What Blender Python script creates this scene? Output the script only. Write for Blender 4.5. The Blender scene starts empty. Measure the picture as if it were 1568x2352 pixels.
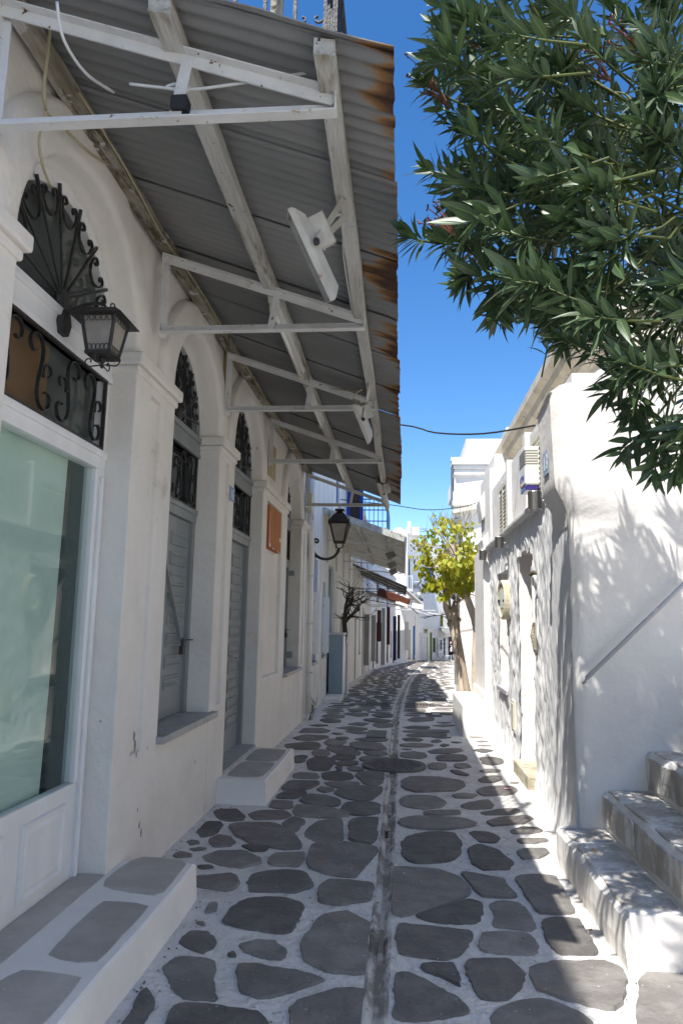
import bpy, math, random
from mathutils import Vector, Matrix, noise
from math import sin, cos, pi, sqrt, atan2, radians
rnd = random.Random(11)
S = bpy.context.scene
C = S.collection
# ------------------------------------------------------------------ camera
PSI, TILT, ROLL = 0.0878, 0.1524, 0.018
CAMH = 1.6
fw = Vector((-sin(PSI)*cos(TILT), cos(PSI)*cos(TILT), sin(TILT)))
r0 = Vector((cos(PSI), sin(PSI), 0)); u0 = r0.cross(fw)
r1 = cos(ROLL)*r0 + sin(ROLL)*u0; u1 = -sin(ROLL)*r0 + cos(ROLL)*u0
cam_data = bpy.data.cameras.new('camera')
cam_data.sensor_fit = 'VERTICAL'; cam_data.sensor_height = 36; cam_data.sensor_width = 24
cam_data.lens = 25.0; cam_data.clip_start = 0.05; cam_data.clip_end = 5000
cam = bpy.data.objects.new('camera', cam_data); C.objects.link(cam)
m = Matrix.Identity(4)
for i in range(3):
    m[i][0] = r1[i]; m[i][1] = u1[i]; m[i][2] = -fw[i]
m[2][3] = CAMH
cam.matrix_world = m
S.camera = cam
# ------------------------------------------------------------------ sky, sun, exposure
SUN_TO = Vector((-0.267, -0.52, 1.0)).normalized()
w = bpy.data.worlds.new('World'); S.world = w; w.use_nodes = True
wn = w.node_tree; bg = wn.nodes['Background']
sky = wn.nodes.new('ShaderNodeTexSky'); sky.sky_type = 'NISHITA'; sky.sun_disc = False
sky.sun_elevation = math.asin(SUN_TO.z); sky.sun_rotation = atan2(SUN_TO.x, SUN_TO.y)
sky.altitude = 50; sky.air_density = 1.0; sky.dust_density = 0.15; sky.ozone_density = 4.0
hsv = wn.nodes.new('ShaderNodeHueSaturation'); hsv.inputs['Saturation'].default_value = 1.25; hsv.inputs['Hue'].default_value = .503
wn.links.new(sky.outputs[0], hsv.inputs['Color']); wn.links.new(hsv.outputs[0], bg.inputs[0]); bg.inputs[1].default_value = 0.145
sl = bpy.data.lights.new('sun', 'SUN'); sl.energy = 5.0; sl.angle = radians(0.53); sl.color = (1, 0.97, 0.92)
so = bpy.data.objects.new('sun', sl); C.objects.link(so)
so.rotation_euler = (-SUN_TO).to_track_quat('-Z', 'Y').to_euler(); so.location = (-4, -6, 14)
S.view_settings.view_transform = 'Standard'; S.view_settings.look = 'None'
S.view_settings.exposure = 0.62; S.view_settings.gamma = 1.0
S.render.engine = 'CYCLES'
S.cycles.max_bounces = 10; S.cycles.diffuse_bounces = 6; S.cycles.glossy_bounces = 4; S.cycles.transparent_max_bounces = 12
# ------------------------------------------------------------------ helpers
class MB:
    def __init__(s): s.v = []; s.f = []; s.uv = []
    def add(s, vs, fs, uvs=None):
        o = len(s.v); s.v += [tuple(p) for p in vs]; s.f += [tuple(i+o for i in f) for f in fs]
        if uvs: s.uv += uvs
        return s
    def box(s, x0, x1, y0, y1, z0, z1):
        return s.add([(x0,y0,z0),(x1,y0,z0),(x1,y1,z0),(x0,y1,z0),(x0,y0,z1),(x1,y0,z1),(x1,y1,z1),(x0,y1,z1)],
              [(0,3,2,1),(4,5,6,7),(0,1,5,4),(1,2,6,5),(2,3,7,6),(3,0,4,7)])
    def bar(s, a, b, w, h, up=(0,0,1)):
        a, b = Vector(a), Vector(b); d = (b-a).normalized(); u = Vector(up)
        sd = d.cross(u)
        if sd.length < 1e-4: sd = d.cross(Vector((1,0,0)))
        sd.normalize(); u = sd.cross(d).normalized(); sd = sd*w/2; u = u*h/2
        vs = [a-sd-u, a+sd-u, a+sd+u, a-sd+u, b-sd-u, b+sd-u, b+sd+u, b-sd+u]
        return s.add(vs, [(0,1,2,3),(7,6,5,4),(0,4,5,1),(1,5,6,2),(2,6,7,3),(3,7,4,0)])
    def tube(s, pts, r, n=6, cap=True):
        pts = [Vector(p) for p in pts]; k = len(pts)
        rr = r if isinstance(r, (list, tuple)) else [r]*k
        t = (pts[1]-pts[0]).normalized()
        a = t.cross(Vector((0,0,1)))
        if a.length < .05: a = t.cross(Vector((1,0,0)))
        a.normalize(); vs = []; fs = []
        for i, p in enumerate(pts):
            if 0 < i < k-1: t = (pts[i+1]-pts[i-1])
            elif i: t = pts[i]-pts[i-1]
            if t.length < 1e-9: t = Vector((0,0,1))
            t = t.normalized(); a = a - t*a.dot(t)
            if a.length < 1e-6: a = t.orthogonal()
            a.normalize(); b = t.cross(a)
            for j in range(n):
                q = 2*pi*j/n; vs.append(p + a*cos(q)*rr[i] + b*sin(q)*rr[i])
        for i in range(k-1):
            for j in range(n):
                j2 = (j+1) % n; fs.append((i*n+j, i*n+j2, i*n+n+j2, i*n+n+j))
        if cap: fs += [tuple(range(n-1,-1,-1)), tuple(range((k-1)*n, k*n))]
        return s.add(vs, fs)
    def strip(s, pts, wdir, w, t):   # flat bar bent along pts; wdir = width direction
        pts = [Vector(p) for p in pts]; k = len(pts); wd = Vector(wdir).normalized()*w/2; vs = []; fs = []
        for i, p in enumerate(pts):
            d = (pts[min(i+1,k-1)]-pts[max(i-1,0)]).normalized(); nn = d.cross(wd).normalized()*t/2
            vs += [p-wd-nn, p+wd-nn, p+wd+nn, p-wd+nn]
        for i in range(k-1):
            for j in range(4):
                j2 = (j+1) % 4; fs.append((i*4+j, i*4+j2, i*4+4+j2, i*4+4+j))
        fs += [(3,2,1,0), tuple(range(k*4-4, k*4))]
        return s.add(vs, fs)
    def prism(s, poly, vec):
        vec = Vector(vec); n = len(poly); a = [Vector(p) for p in poly]; b = [p+vec for p in a]
        return s.add(a+b, [tuple(range(n-1,-1,-1)), tuple(range(n, 2*n))] + [(i, (i+1) % n, (i+1) % n+n, i+n) for i in range(n)])
    def lathe(s, prof, o, n=12, axis='Z'):
        vs = []; k = len(prof); fs = []
        for r, z in prof:
            for j in range(n):
                q = 2*pi*j/n; x, y = r*cos(q), r*sin(q)
                p = (x, y, z) if axis == 'Z' else ((z, x, y) if axis == 'X' else (x, z, y))
                vs.append((o[0]+p[0], o[1]+p[1], o[2]+p[2]))
        for i in range(k-1):
            for j in range(n):
                j2 = (j+1) % n; fs.append((i*n+j, i*n+j2, i*n+n+j2, i*n+n+j))
        fs += [tuple(range(n-1,-1,-1)), tuple(range((k-1)*n, k*n))]
        return s.add(vs, fs)
ORG = {}
def mesh_of(name, mb, mat, off=(0,0,0), smooth=False):
    me = bpy.data.meshes.new(name)
    me.from_pydata([(p[0]-off[0], p[1]-off[1], p[2]-off[2]) for p in mb.v], [], mb.f)
    if mb.uv:
        ul = me.uv_layers.new(name='UVMap'); k = 0
        for poly in me.polygons:
            for li, vi in zip(poly.loop_indices, poly.vertices):
                ul.data[li].uv = mb.uv[vi]
    if mat: me.materials.append(mat)
    if smooth:
        for p in me.polygons: p.use_smooth = True
    me.update()
    return me
def build(name, mb, mat, parent=None, bevel=0, smooth=False, seg=2, weld=False):
    if parent is not None: off = ORG[parent.name]
    else:
        xs = [p[0] for p in mb.v]; ys = [p[1] for p in mb.v]; zs = [p[2] for p in mb.v]
        off = ((min(xs)+max(xs))/2, (min(ys)+max(ys))/2, min(zs))
    o = bpy.data.objects.new(name, mesh_of(name, mb, mat, off, smooth)); C.objects.link(o)
    ORG[o.name] = off
    if parent is not None: o.parent = parent
    else: o.location = off
    if weld:
        md = o.modifiers.new('weld', 'WELD'); md.merge_threshold = 1e-4
    if bevel:
        md = o.modifiers.new('bevel', 'BEVEL'); md.width = bevel; md.segments = seg; md.limit_method = 'ANGLE'; md.angle_limit = radians(40)
        md.harden_normals = False
    return o
def inst(name, me, parent, loc, rot=None, scale=None):
    """a piece that shares mesh data; loc in world coordinates"""
    o = bpy.data.objects.new(name, me); C.objects.link(o)
    off = ORG[parent.name] if parent is not None else (0,0,0)
    o.location = (loc[0]-off[0], loc[1]-off[1], loc[2]-off[2]); ORG[o.name] = off
    if rot is not None: o.rotation_euler = rot
    if scale is not None: o.scale = scale
    if parent is not None: o.parent = parent
    return o
def tag(o, label, cat, group=None):
    o['label'] = label; o['category'] = cat
    if group: o['group'] = group
    return o
def thing(name, label, cat, loc, group=None):
    o = bpy.data.objects.new(name, None); C.objects.link(o); o.location = loc; ORG[o.name] = tuple(loc)
    o.empty_display_size = .1
    return tag(o, label, cat, group)
def struct(o, kind='structure'):
    o['kind'] = kind; return o
# design-time camera maths: photograph pixel (1568-wide) onto a world plane
def ray(x, y): return fw + r1*((x-784)/1633.0) - u1*((y-1176)/1633.0)
def onX(x, y, X): d = ray(x, y); return Vector((0,0,CAMH)) + d*(X/d.x)
def onY(x, y, Y): d = ray(x, y); return Vector((0,0,CAMH)) + d*(Y/d.y)
def onZ(x, y, Z=0): d = ray(x, y); return Vector((0,0,CAMH)) + d*((Z-CAMH)/d.z)
# ------------------------------------------------------------------ materials
MATS = {}
def pm(name, c1, c2=None, ns=3, lo=.4, hi=.65, rough=.85, bump=.15, bs=40, bump2=0, b2s=5, spec=.3, metal=0,
       stretch=(1,1,1), c3=None, n3=9, lo3=.62, hi3=.66, rand=0, det=5, c4=None, n4=30, lo4=.66, hi4=.7, st4=None, crack=None):
    mt = bpy.data.materials.new(name); mt.use_nodes = True; t = mt.node_tree; N = t.nodes; L = t.links
    p = N['Principled BSDF']
    geo = N.new('ShaderNodeNewGeometry')
    def mapped(sc):
        mp = N.new('ShaderNodeMapping'); mp.inputs['Scale'].default_value = sc; L.new(geo.outputs['Position'], mp.inputs['Vector']); return mp.outputs[0]
    def nz(scale, vec, d=5, r=.6):
        n = N.new('ShaderNodeTexNoise'); n.inputs['Scale'].default_value = scale; n.inputs['Detail'].default_value = d
        n.inputs['Roughness'].default_value = r; L.new(vec, n.inputs['Vector']); return n.outputs[0]
    def ramp(v, a, b):
        n = N.new('ShaderNodeMapRange'); n.inputs['From Min'].default_value = a; n.inputs['From Max'].default_value = b
        n.interpolation_type = 'SMOOTHSTEP'; L.new(v, n.inputs['Value']); return n.outputs[0]
    def mix(f, a, b):
        n = N.new('ShaderNodeMix'); n.data_type = 'RGBA'
        if isinstance(f, float): n.inputs[0].default_value = f
        else: L.new(f, n.inputs[0])
        for i, q in ((6, a), (7, b)):
            if isinstance(q, tuple): n.inputs[i].default_value = (*q, 1)
            else: L.new(q, n.inputs[i])
        return n.outputs[2]
    vec = mapped(stretch); colr = c1
    if c2: colr = mix(ramp(nz(ns, vec, det), lo, hi), c1, c2)
    if c3: colr = mix(ramp(nz(n3, vec, 6, .7), lo3, hi3), colr, c3)
    if c4: colr = mix(ramp(nz(n4, mapped(st4 or (1,1,1)), 3, .6), lo4, hi4), colr, c4)
    if crack:   # hairline cracks: thin cell borders, kept only in patches
        wv = N.new('ShaderNodeTexNoise'); wv.inputs['Scale'].default_value = 5; wv.inputs['Detail'].default_value = 4; L.new(geo.outputs['Position'], wv.inputs['Vector'])
        mv = N.new('ShaderNodeMix'); mv.data_type = 'VECTOR'; mv.inputs[0].default_value = .22; L.new(geo.outputs['Position'], mv.inputs[4]); L.new(wv.outputs['Color'], mv.inputs[5])
        vo = N.new('ShaderNodeTexVoronoi'); vo.feature = 'DISTANCE_TO_EDGE'; vo.inputs['Scale'].default_value = crack; L.new(mv.outputs[1], vo.inputs['Vector'])
        k1 = ramp(vo.outputs['Distance'], .011, .003); k2 = ramp(nz(.9, geo.outputs['Position'], 2), .57, .64)
        mm = N.new('ShaderNodeMath'); mm.operation = 'MULTIPLY'; L.new(k1, mm.inputs[0]); L.new(k2, mm.inputs[1]); colr = mix(mm.outputs[0], colr, (.47,.44,.40))
    if rand:
        oi = N.new('ShaderNodeObjectInfo'); mr = N.new('ShaderNodeMapRange'); mr.inputs['To Min'].default_value = 1-rand; mr.inputs['To Max'].default_value = 1+rand
        L.new(oi.outputs['Random'], mr.inputs['Value']); hs = N.new('ShaderNodeHueSaturation'); L.new(mr.outputs[0], hs.inputs['Value'])
        if isinstance(colr, tuple): hs.inputs['Color'].default_value = (*colr, 1)
        else: L.new(colr, hs.inputs['Color'])
        colr = hs.outputs[0]
    if isinstance(colr, tuple): p.inputs['Base Color'].default_value = (*colr, 1)
    else: L.new(colr, p.inputs['Base Color'])
    p.inputs['Roughness'].default_value = rough; p.inputs['Metallic'].default_value = metal
    p.inputs['Specular IOR Level'].default_value = spec
    if bump or bump2:
        h = nz(bs, vec, 4)
        if bump2:
            h2 = nz(b2s, vec, 3); ma = N.new('ShaderNodeMath'); ma.operation = 'MULTIPLY'; ma.inputs[1].default_value = bump2/max(bump, 1e-3)
            L.new(h2, ma.inputs[0]); ad = N.new('ShaderNodeMath'); L.new(ma.outputs[0], ad.inputs[0]); L.new(h, ad.inputs[1]); h = ad.outputs[0]
        b = N.new('ShaderNodeBump'); b.inputs['Strength'].default_value = 1; b.inputs['Distance'].default_value = bump*.02
        L.new(h, b.inputs['Height']); L.new(b.outputs[0], p.inputs['Normal'])
    MATS[name] = mt
    return mt
WHITE = pm('whitewash', (.75,.71,.65), (.66,.62,.56), ns=1.3, lo=.4, hi=.75, bump=.14, bs=55, bump2=1.1, b2s=3.5, rough=.9,
           c3=(.55,.51,.455), n3=2.2, lo3=.63, hi3=.75, c4=(.40,.36,.31), n4=11, lo4=.735, hi4=.76, st4=(1,1,.55))
WHITE2 = pm('whitewash_clean', (.82,.785,.735), (.755,.72,.675), ns=2, bump=.1, bs=60, bump2=.8, b2s=4, rough=.9,
            c4=(.5,.47,.42), n4=7, lo4=.72, hi4=.78)
ROUGHW = pm('trowelled_whitewash', (.79,.785,.77), (.73,.725,.71), ns=6, bump=.25, bs=35, stretch=(1,1,.25), bump2=.6, b2s=9, rough=.9)
OLDW = pm('weathered_whitewash', (.74,.73,.70), (.60,.58,.53), ns=3, lo=.42, hi=.7, stretch=(1,1,.35), bump=.3, bs=30, bump2=.8, b2s=5,
          c3=(.30,.26,.21), n3=4, lo3=.66, hi3=.72)
BEIGEW = pm('beige_plaster', (.70,.64,.52), (.58,.52,.40), ns=3, bump=.2, c3=(.36,.32,.26), n3=5, lo3=.55, hi3=.7)
MORTAR = pm('painted_joints', (.70,.675,.64), (.55,.525,.49), ns=4, lo=.45, hi=.75, bump=1.3, bs=20, bump2=2.4, b2s=7, rough=.92,
            c3=(.34,.31,.27), n3=9, lo3=.61, hi3=.72, c4=(.18,.16,.135), n4=30, lo4=.665, hi4=.72)
GUTTER = pm('gutter_cement', (.27,.245,.215), (.58,.55,.51), lo=.42, hi=.56, ns=6, bump=.9, bs=25, stretch=(1,.5,1), c3=(.13,.11,.09), n3=3.5, lo3=.52, hi3=.66)
STONE = pm('flagstone', (.150,.138,.126), (.205,.19,.175), ns=5, bump=.55, bs=26, bump2=1.0, b2s=7, rough=.72, spec=.35, rand=.36,
           c3=(.20,.165,.12), n3=1.6, lo3=.56, hi3=.72, c4=(.55,.55,.54), n4=38, lo4=.70, hi4=.725)
SLAB = pm('marble_slab', (.37,.345,.31), (.46,.43,.39), lo=.35, hi=.7, ns=4, bump=.25, bs=40, rough=.6, rand=.15, c4=(.62,.61,.6), n4=30, lo4=.70, hi4=.74)
STEPST = pm('step_stone', (.50,.47,.42), (.40,.36,.31), ns=5, bump=.9, bs=28, bump2=1.2, b2s=9, rough=.85, c3=(.70,.68,.64), n3=6, lo3=.44, hi3=.62, rand=.12, stretch=(1,1,.6))
MOSSST = pm('mossy_step', (.50,.46,.36), (.33,.29,.20), ns=4, bump=.8, bs=25, bump2=1, b2s=8, c3=(.16,.14,.09), n3=5, lo3=.55, hi3=.7)
SILL = pm('grey_marble', (.42,.41,.40), (.33,.325,.31), ns=8, bump=.15, bs=50, rough=.55, c3=(.52,.5,.47), n3=5)
GREYP = pm('grey_paint', (.25,.27,.27), (.215,.235,.235), ns=4, bump=.12, bs=60, stretch=(1,1,.3), rough=.5, spec=.4, c4=(.36,.36,.34), n4=40, lo4=.72, hi4=.76)
WHITEP = pm('white_gloss_paint', (.78,.78,.77), (.70,.70,.69), ns=3, bump=.1, bs=40, stretch=(1,1,.4), rough=.45, spec=.45, c3=(.48,.44,.38), n3=7, lo3=.68, hi3=.76)
CREAMP = pm('cream_paint', (.72,.68,.56), (.66,.62,.5), ns=5, bump=.1, rough=.55)
IRON = pm('black_iron', (.018,.018,.018), (.035,.032,.03), ns=15, bump=.4, bs=60, rough=.5, spec=.5)
RIRON = pm('white_painted_iron', (.66,.655,.63), (.58,.57,.54), ns=4, bump=.15, bs=40, rough=.55, c3=(.40,.30,.20), n3=16, lo3=.62, hi3=.68,
           c4=(.13,.055,.02), n4=26, lo4=.68, hi4=.71)
WOODB = pm('weathered_painted_timber', (.56,.545,.50), (.44,.42,.37), ns=3, stretch=(3,.5,3), bump=.6, bs=20, rough=.85, c3=(.21,.175,.10), n3=1.6, lo3=.52, hi3=.66,
           c4=(.08,.06,.04), n4=14, lo4=.70, hi4=.73)
WOODR = pm('rotten_timber', (.42,.38,.31), (.22,.19,.13), ns=2.5, stretch=(3,.7,3), bump=.9, bs=20, rough=.9, c3=(.09,.075,.045), n3=3, lo3=.5, hi3=.62, c4=(.6,.59,.56), n4=7, lo4=.6, hi4=.66)
PLANK = pm('bare_plank', (.50,.40,.24), (.40,.31,.18), ns=4, stretch=(4,4,.5), bump=.3, rough=.7)
ORANGE = pm('orange_board', (.42,.145,.035), (.36,.12,.03), ns=3, bump=.3, rough=.7, c4=(.1,.05,.03), n4=18, lo4=.70, hi4=.73)
BLUEP = pm('blue_paint', (.02,.055,.34), (.018,.045,.26), ns=4, bump=.2, rough=.5)
LBLUE = pm('light_blue_paint', (.05,.22,.50), (.045,.19,.42), ns=4, bump=.2, rough=.55)
DKBLUE = pm('navy_paint', (.012,.018,.08), rough=.5)
DKRED = pm('maroon_paint', (.06,.014,.012), (.045,.012,.01), ns=5, rough=.55)
BROWN = pm('brown_canvas', (.13,.042,.022), (.09,.03,.018), ns=4, bump=.4, rough=.9)
DKWOOD = pm('dark_wood', (.045,.028,.02), (.03,.02,.015), ns=6, rough=.6)
GREENP = pm('olive_green_paint', (.22,.27,.02), (.18,.22,.02), ns=5, rough=.6)
CABIN = pm('blue_grey_panel', (.33,.40,.42), (.29,.36,.385), ns=2, stretch=(1,1,.3), bump=.1, rough=.6)
GREYD = pm('grey_door_paint', (.27,.275,.265), (.22,.225,.22), ns=4, stretch=(1,1,.2), rough=.6)
BEIGED = pm('beige_shutter_paint', (.50,.475,.40), (.44,.42,.36), ns=4, rough=.6)
PINKP = pm('pale_pink_paint', (.72,.53,.55), (.66,.48,.50), ns=4, rough=.6)
DARKG = pm('dark_awning_metal', (.24,.24,.225), (.18,.18,.17), ns=4, bump=.2, rough=.6)
PALEA = pm('pale_awning_panel', (.62,.61,.54), (.54,.52,.44), ns=2, stretch=(.4,1,1), bump=.15, rough=.7, c3=(.42,.37,.26), n3=3, lo3=.6, hi3=.75)
STEEL = pm('brushed_steel', (.50,.48,.44), metal=1, rough=.28, bump=.05, bs=80, stretch=(1,1,8))
LAMPB = pm('lamp_brown_iron', (.03,.018,.014), (.05,.025,.018), ns=10, rough=.5, bump=.3)
PLASTIC = pm('cream_plastic', (.66,.62,.48), (.60,.56,.43), ns=5, rough=.5, bump=.05)
PLASTW = pm('white_plastic', (.74,.73,.68), rough=.4, bump=.05)
PURPLE = pm('violet_lens', (.05,.035,.22), rough=.15, spec=.6)
SIGNB = pm('sign_blue', (.05,.14,.42), (.06,.16,.45), ns=9, rough=.35, c4=(.6,.6,.6), n4=30, lo4=.72, hi4=.75)
SIGNW = pm('sign_white', (.75,.75,.74), rough=.45)
REDP = pm('red_print', (.55,.03,.03), rough=.5)
FLOODG = pm('cast_grey_white', (.47,.45,.40), (.39,.37,.32), ns=5, rough=.5, bump=.15, c3=(.25,.11,.04), n3=5, lo3=.63, hi3=.69)
BARK = pm('pale_bark', (.62,.52,.41), (.48,.39,.30), ns=9, stretch=(1,1,.4), bump=.6, bs=18, bump2=.7, b2s=6, rough=.9, c3=(.50,.42,.33), n3=6)
BARKD = pm('dark_bark', (.42,.34,.26), (.28,.22,.165), ns=8, stretch=(1,1,.35), bump=.9, bs=16, bump2=.9, b2s=5, rough=.95)
VINE = pm('dry_vine', (.055,.047,.038), (.09,.075,.06), ns=12, bump=1, bs=30, rough=.9)
TWIG = pm('dry_twig', (.30,.25,.19), (.22,.18,.13), ns=10, rough=.9)
STEMG = pm('green_stem', (.10,.12,.03), (.06,.075,.025), ns=6, rough=.6, bump=.1)
BUDR = pm('reddish_bud', (.20,.07,.045), (.15,.06,.03), ns=9, rough=.7)
CABLEY = pm('yellowed_cable', (.42,.36,.22), rough=.5, bump=0)
CABLEW = pm('white_cable', (.6,.6,.58), rough=.5, bump=0)
CABLEB = pm('black_cable', (.02,.02,.022), rough=.6, bump=0)
TEAL = pm('pale_green_sheet', (.49,.59,.555), (.45,.55,.515), ns=1.2, rough=.6, bump=.03, bs=6)
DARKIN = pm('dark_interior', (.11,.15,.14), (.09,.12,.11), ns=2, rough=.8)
BROWNIN = pm('brown_cardboard', (.16,.10,.045), (.13,.08,.04), ns=3, rough=.8)
CASTIRON = pm('cast_iron_cover', (.12,.11,.10), (.16,.145,.13), ns=12, rough=.55, bump=.6, bs=40, spec=.5)
ASPH = pm('earth_ground', (.55,.53,.5), (.45,.43,.4), ns=.5, rough=.95)
SKIN = pm('skin', (.55,.36,.27), rough=.6, bump=0)
HAIR = pm('dark_hair', (.015,.011,.01), rough=.5, bump=.3)
COAT = pm('black_coat', (.014,.014,.016), rough=.85, bump=.2)
TOPW = pm('white_top', (.72,.72,.72), rough=.8)
def glass_mat(name, col=(1,1,1), rough=.02, mixf=None):
    mt = bpy.data.materials.new(name); mt.use_nodes = True; t = mt.node_tree; N = t.nodes; L = t.links
    N.remove(N['Principled BSDF']); out = N['Material Output']
    tr = N.new('ShaderNodeBsdfTransparent'); tr.inputs[0].default_value = (*col, 1)
    gl = N.new('ShaderNodeBsdfGlossy'); gl.inputs['Roughness'].default_value = rough
    geo = N.new('ShaderNodeNewGeometry'); dt = N.new('ShaderNodeVectorMath'); dt.operation = 'DOT_PRODUCT'
    L.new(geo.outputs['Normal'], dt.inputs[0]); L.new(geo.outputs['Incoming'], dt.inputs[1])
    def mth(op, a, b=None):
        q = N.new('ShaderNodeMath'); q.operation = op
        for i, x in enumerate((a, b)):
            if x is None: continue
            if isinstance(x, (int, float)): q.inputs[i].default_value = x
            else: L.new(x, q.inputs[i])
        return q.outputs[0]
    fr = mth('ADD', mth('MULTIPLY', mth('POWER', mth('SUBTRACT', 1.0, mth('ABSOLUTE', dt.outputs['Value'])), 5.0), .45), .03)
    mx = N.new('ShaderNodeMixShader'); L.new(fr, mx.inputs[0]); L.new(tr.outputs[0], mx.inputs[1]); L.new(gl.outputs[0], mx.inputs[2])
    L.new(mx.outputs[0], out.inputs[0]); return mt
GLASS = glass_mat('clear_glass', (.93,.97,.95))
SGLASS = pm('grey_green_glass', (.085,.10,.092), (.07,.08,.075), ns=2, rough=.12, bump=.02, bs=3, spec=.5)
DGLASS = pm('dark_window_glass', (.022,.026,.027), rough=.06, bump=.02, bs=3, spec=.5)
FROST = pm('frosted_lamp_glass', (.34,.31,.27), (.26,.24,.21), ns=8, rough=.3)
FROSTG = pm('floodlight_glass', (.45,.50,.48), rough=.2, bump=0)
def sheet_mat():
    mt = pm('galvanised_sheet', (.20,.20,.192), (.245,.243,.233), ns=1.2, stretch=(.5,1.4,1), bump=.1, bs=20, rough=.5, spec=.45, metal=0,
            c3=(.205,.20,.185), n3=2.2, lo3=.58, hi3=.74)
    t = mt.node_tree; N = t.nodes; L = t.links; p = N['Principled BSDF']
    old = p.inputs['Base Color'].links[0].from_socket
    geo = N.new('ShaderNodeNewGeometry'); sx = N.new('ShaderNodeSeparateXYZ'); L.new(geo.outputs['Position'], sx.inputs[0])
    mp = N.new('ShaderNodeMapping'); mp.inputs['Scale'].default_value = (.35, 1.3, .35); L.new(geo.outputs['Position'], mp.inputs[0])
    n1 = N.new('ShaderNodeTexNoise'); n1.inputs['Scale'].default_value = 1.5; n1.inputs['Detail'].default_value = 2; L.new(mp.outputs[0], n1.inputs['Vector'])
    mp2 = N.new('ShaderNodeMapping'); mp2.inputs['Scale'].default_value = (2.2, 13, 2.2); L.new(geo.outputs['Position'], mp2.inputs[0])
    n2 = N.new('ShaderNodeTexNoise'); n2.inputs['Scale'].default_value = 1; n2.inputs['Detail'].default_value = 5; L.new(mp2.outputs[0], n2.inputs['Vector'])
    # distance in from the drip edge (edge at x = -0.04), rust creeps up the sheet in tongues
    e = N.new('ShaderNodeMapRange'); e.inputs['From Min'].default_value = -.34; e.inputs['From Max'].default_value = -.03; e.inputs['To Min'].default_value = -.42; e.inputs['To Max'].default_value = .30
    e.clamp = False
    L.new(sx.outputs['X'], e.inputs['Value'])
    def m_(op, a, b):
        q = N.new('ShaderNodeMath'); q.operation = op
        for i, x in enumerate((a, b)):
            if isinstance(x, (int, float)): q.inputs[i].default_value = x
            else: L.new(x, q.inputs[i])
        return q.outputs[0]
    s = m_('ADD', m_('MULTIPLY', m_('SUBTRACT', n1.outputs[0], .52), 3.0), m_('MULTIPLY', m_('SUBTRACT', n2.outputs[0], .5), 1.3))
    s = m_('ADD', s, e.outputs[0])
    f1 = N.new('ShaderNodeMapRange'); f1.inputs['From Min'].default_value = .07; f1.inputs['From Max'].default_value = .22; L.new(s, f1.inputs['Value'])
    f2 = N.new('ShaderNodeMapRange'); f2.inputs['From Min'].default_value = .18; f2.inputs['From Max'].default_value = .38; L.new(s, f2.inputs['Value'])
    def mix(f, a, b):
        n = N.new('ShaderNodeMix'); n.data_type = 'RGBA'; L.new(f, n.inputs[0])
        for i, q in ((6, a), (7, b)):
            if isinstance(q, tuple): n.inputs[i].default_value = (*q, 1)
            else: L.new(q, n.inputs[i])
        return n.outputs[2]
    c = mix(f1.outputs[0], old, (.27,.135,.04)); c = mix(f2.outputs[0], c, (.062,.026,.014))
    L.new(c, p.inputs['Base Color'])
    return mt
SHEET = sheet_mat()
def leaf_mat(name, c1, c2, rib, back, trans=.12, rough=.38, ns=3.0, spec=.45):
    mt = bpy.data.materials.new(name); mt.use_nodes = True; t = mt.node_tree; N = t.nodes; L = t.links
    p = N['Principled BSDF']; out = N['Material Output']
    uv = N.new('ShaderNodeUVMap'); uv.uv_map = 'UVMap'; sx = N.new('ShaderNodeSeparateXYZ'); L.new(uv.outputs[0], sx.inputs[0])
    geo = N.new('ShaderNodeNewGeometry'); n1 = N.new('ShaderNodeTexNoise'); n1.inputs['Scale'].default_value = ns; n1.inputs['Detail'].default_value = 2
    L.new(geo.outputs['Position'], n1.inputs['Vector'])
    def mix(f, a, b):
        n = N.new('ShaderNodeMix'); n.data_type = 'RGBA'; L.new(f, n.inputs[0])
        for i, q in ((6, a), (7, b)):
            if isinstance(q, tuple): n.inputs[i].default_value = (*q, 1)
            else: L.new(q, n.inputs[i])
        return n.outputs[2]
    def rng(v, a, b, c=0, d=1):
        n = N.new('ShaderNodeMapRange'); n.inputs['From Min'].default_value = a; n.inputs['From Max'].default_value = b
        n.inputs['To Min'].default_value = c; n.inputs['To Max'].default_value = d; L.new(v, n.inputs['Value']); return n.outputs[0]
    base = mix(rng(n1.outputs[0], .38, .62), c1, c2)
    base = mix(rng(geo.outputs['Random Per Island'], .0, 1, 0, .6), base, back)
    q = N.new('ShaderNodeMath'); q.operation = 'ABSOLUTE'; L.new(sx.outputs['X'], q.inputs[0])
    base = mix(rng(q.outputs[0], .10, .05), base, rib)
    L.new(base, p.inputs['Base Color']); p.inputs['Roughness'].default_value = rough; p.inputs['Specular IOR Level'].default_value = spec
    tl = N.new('ShaderNodeBsdfTranslucent'); L.new(base, tl.inputs[0])
    mx = N.new('ShaderNodeMixShader'); mx.inputs[0].default_value = trans; L.new(p.outputs[0], mx.inputs[1]); L.new(tl.outputs[0], mx.inputs[2])
    L.new(mx.outputs[0], out.inputs[0]); return mt
OLEAF = leaf_mat('oleander_leaf', (.030,.064,.024), (.052,.098,.036), (.14,.21,.06), (.085,.125,.06), trans=.12, rough=.42, spec=.45)
YLEAF = leaf_mat('yellow_green_leaf', (.42,.45,.03), (.60,.50,.04), (.55,.54,.09), (.22,.33,.025), trans=.42, rough=.55, ns=5)
WEEDL = leaf_mat('weed_leaf', (.06,.09,.03), (.08,.11,.04), (.1,.13,.05), (.09,.1,.05), trans=.2)
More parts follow.
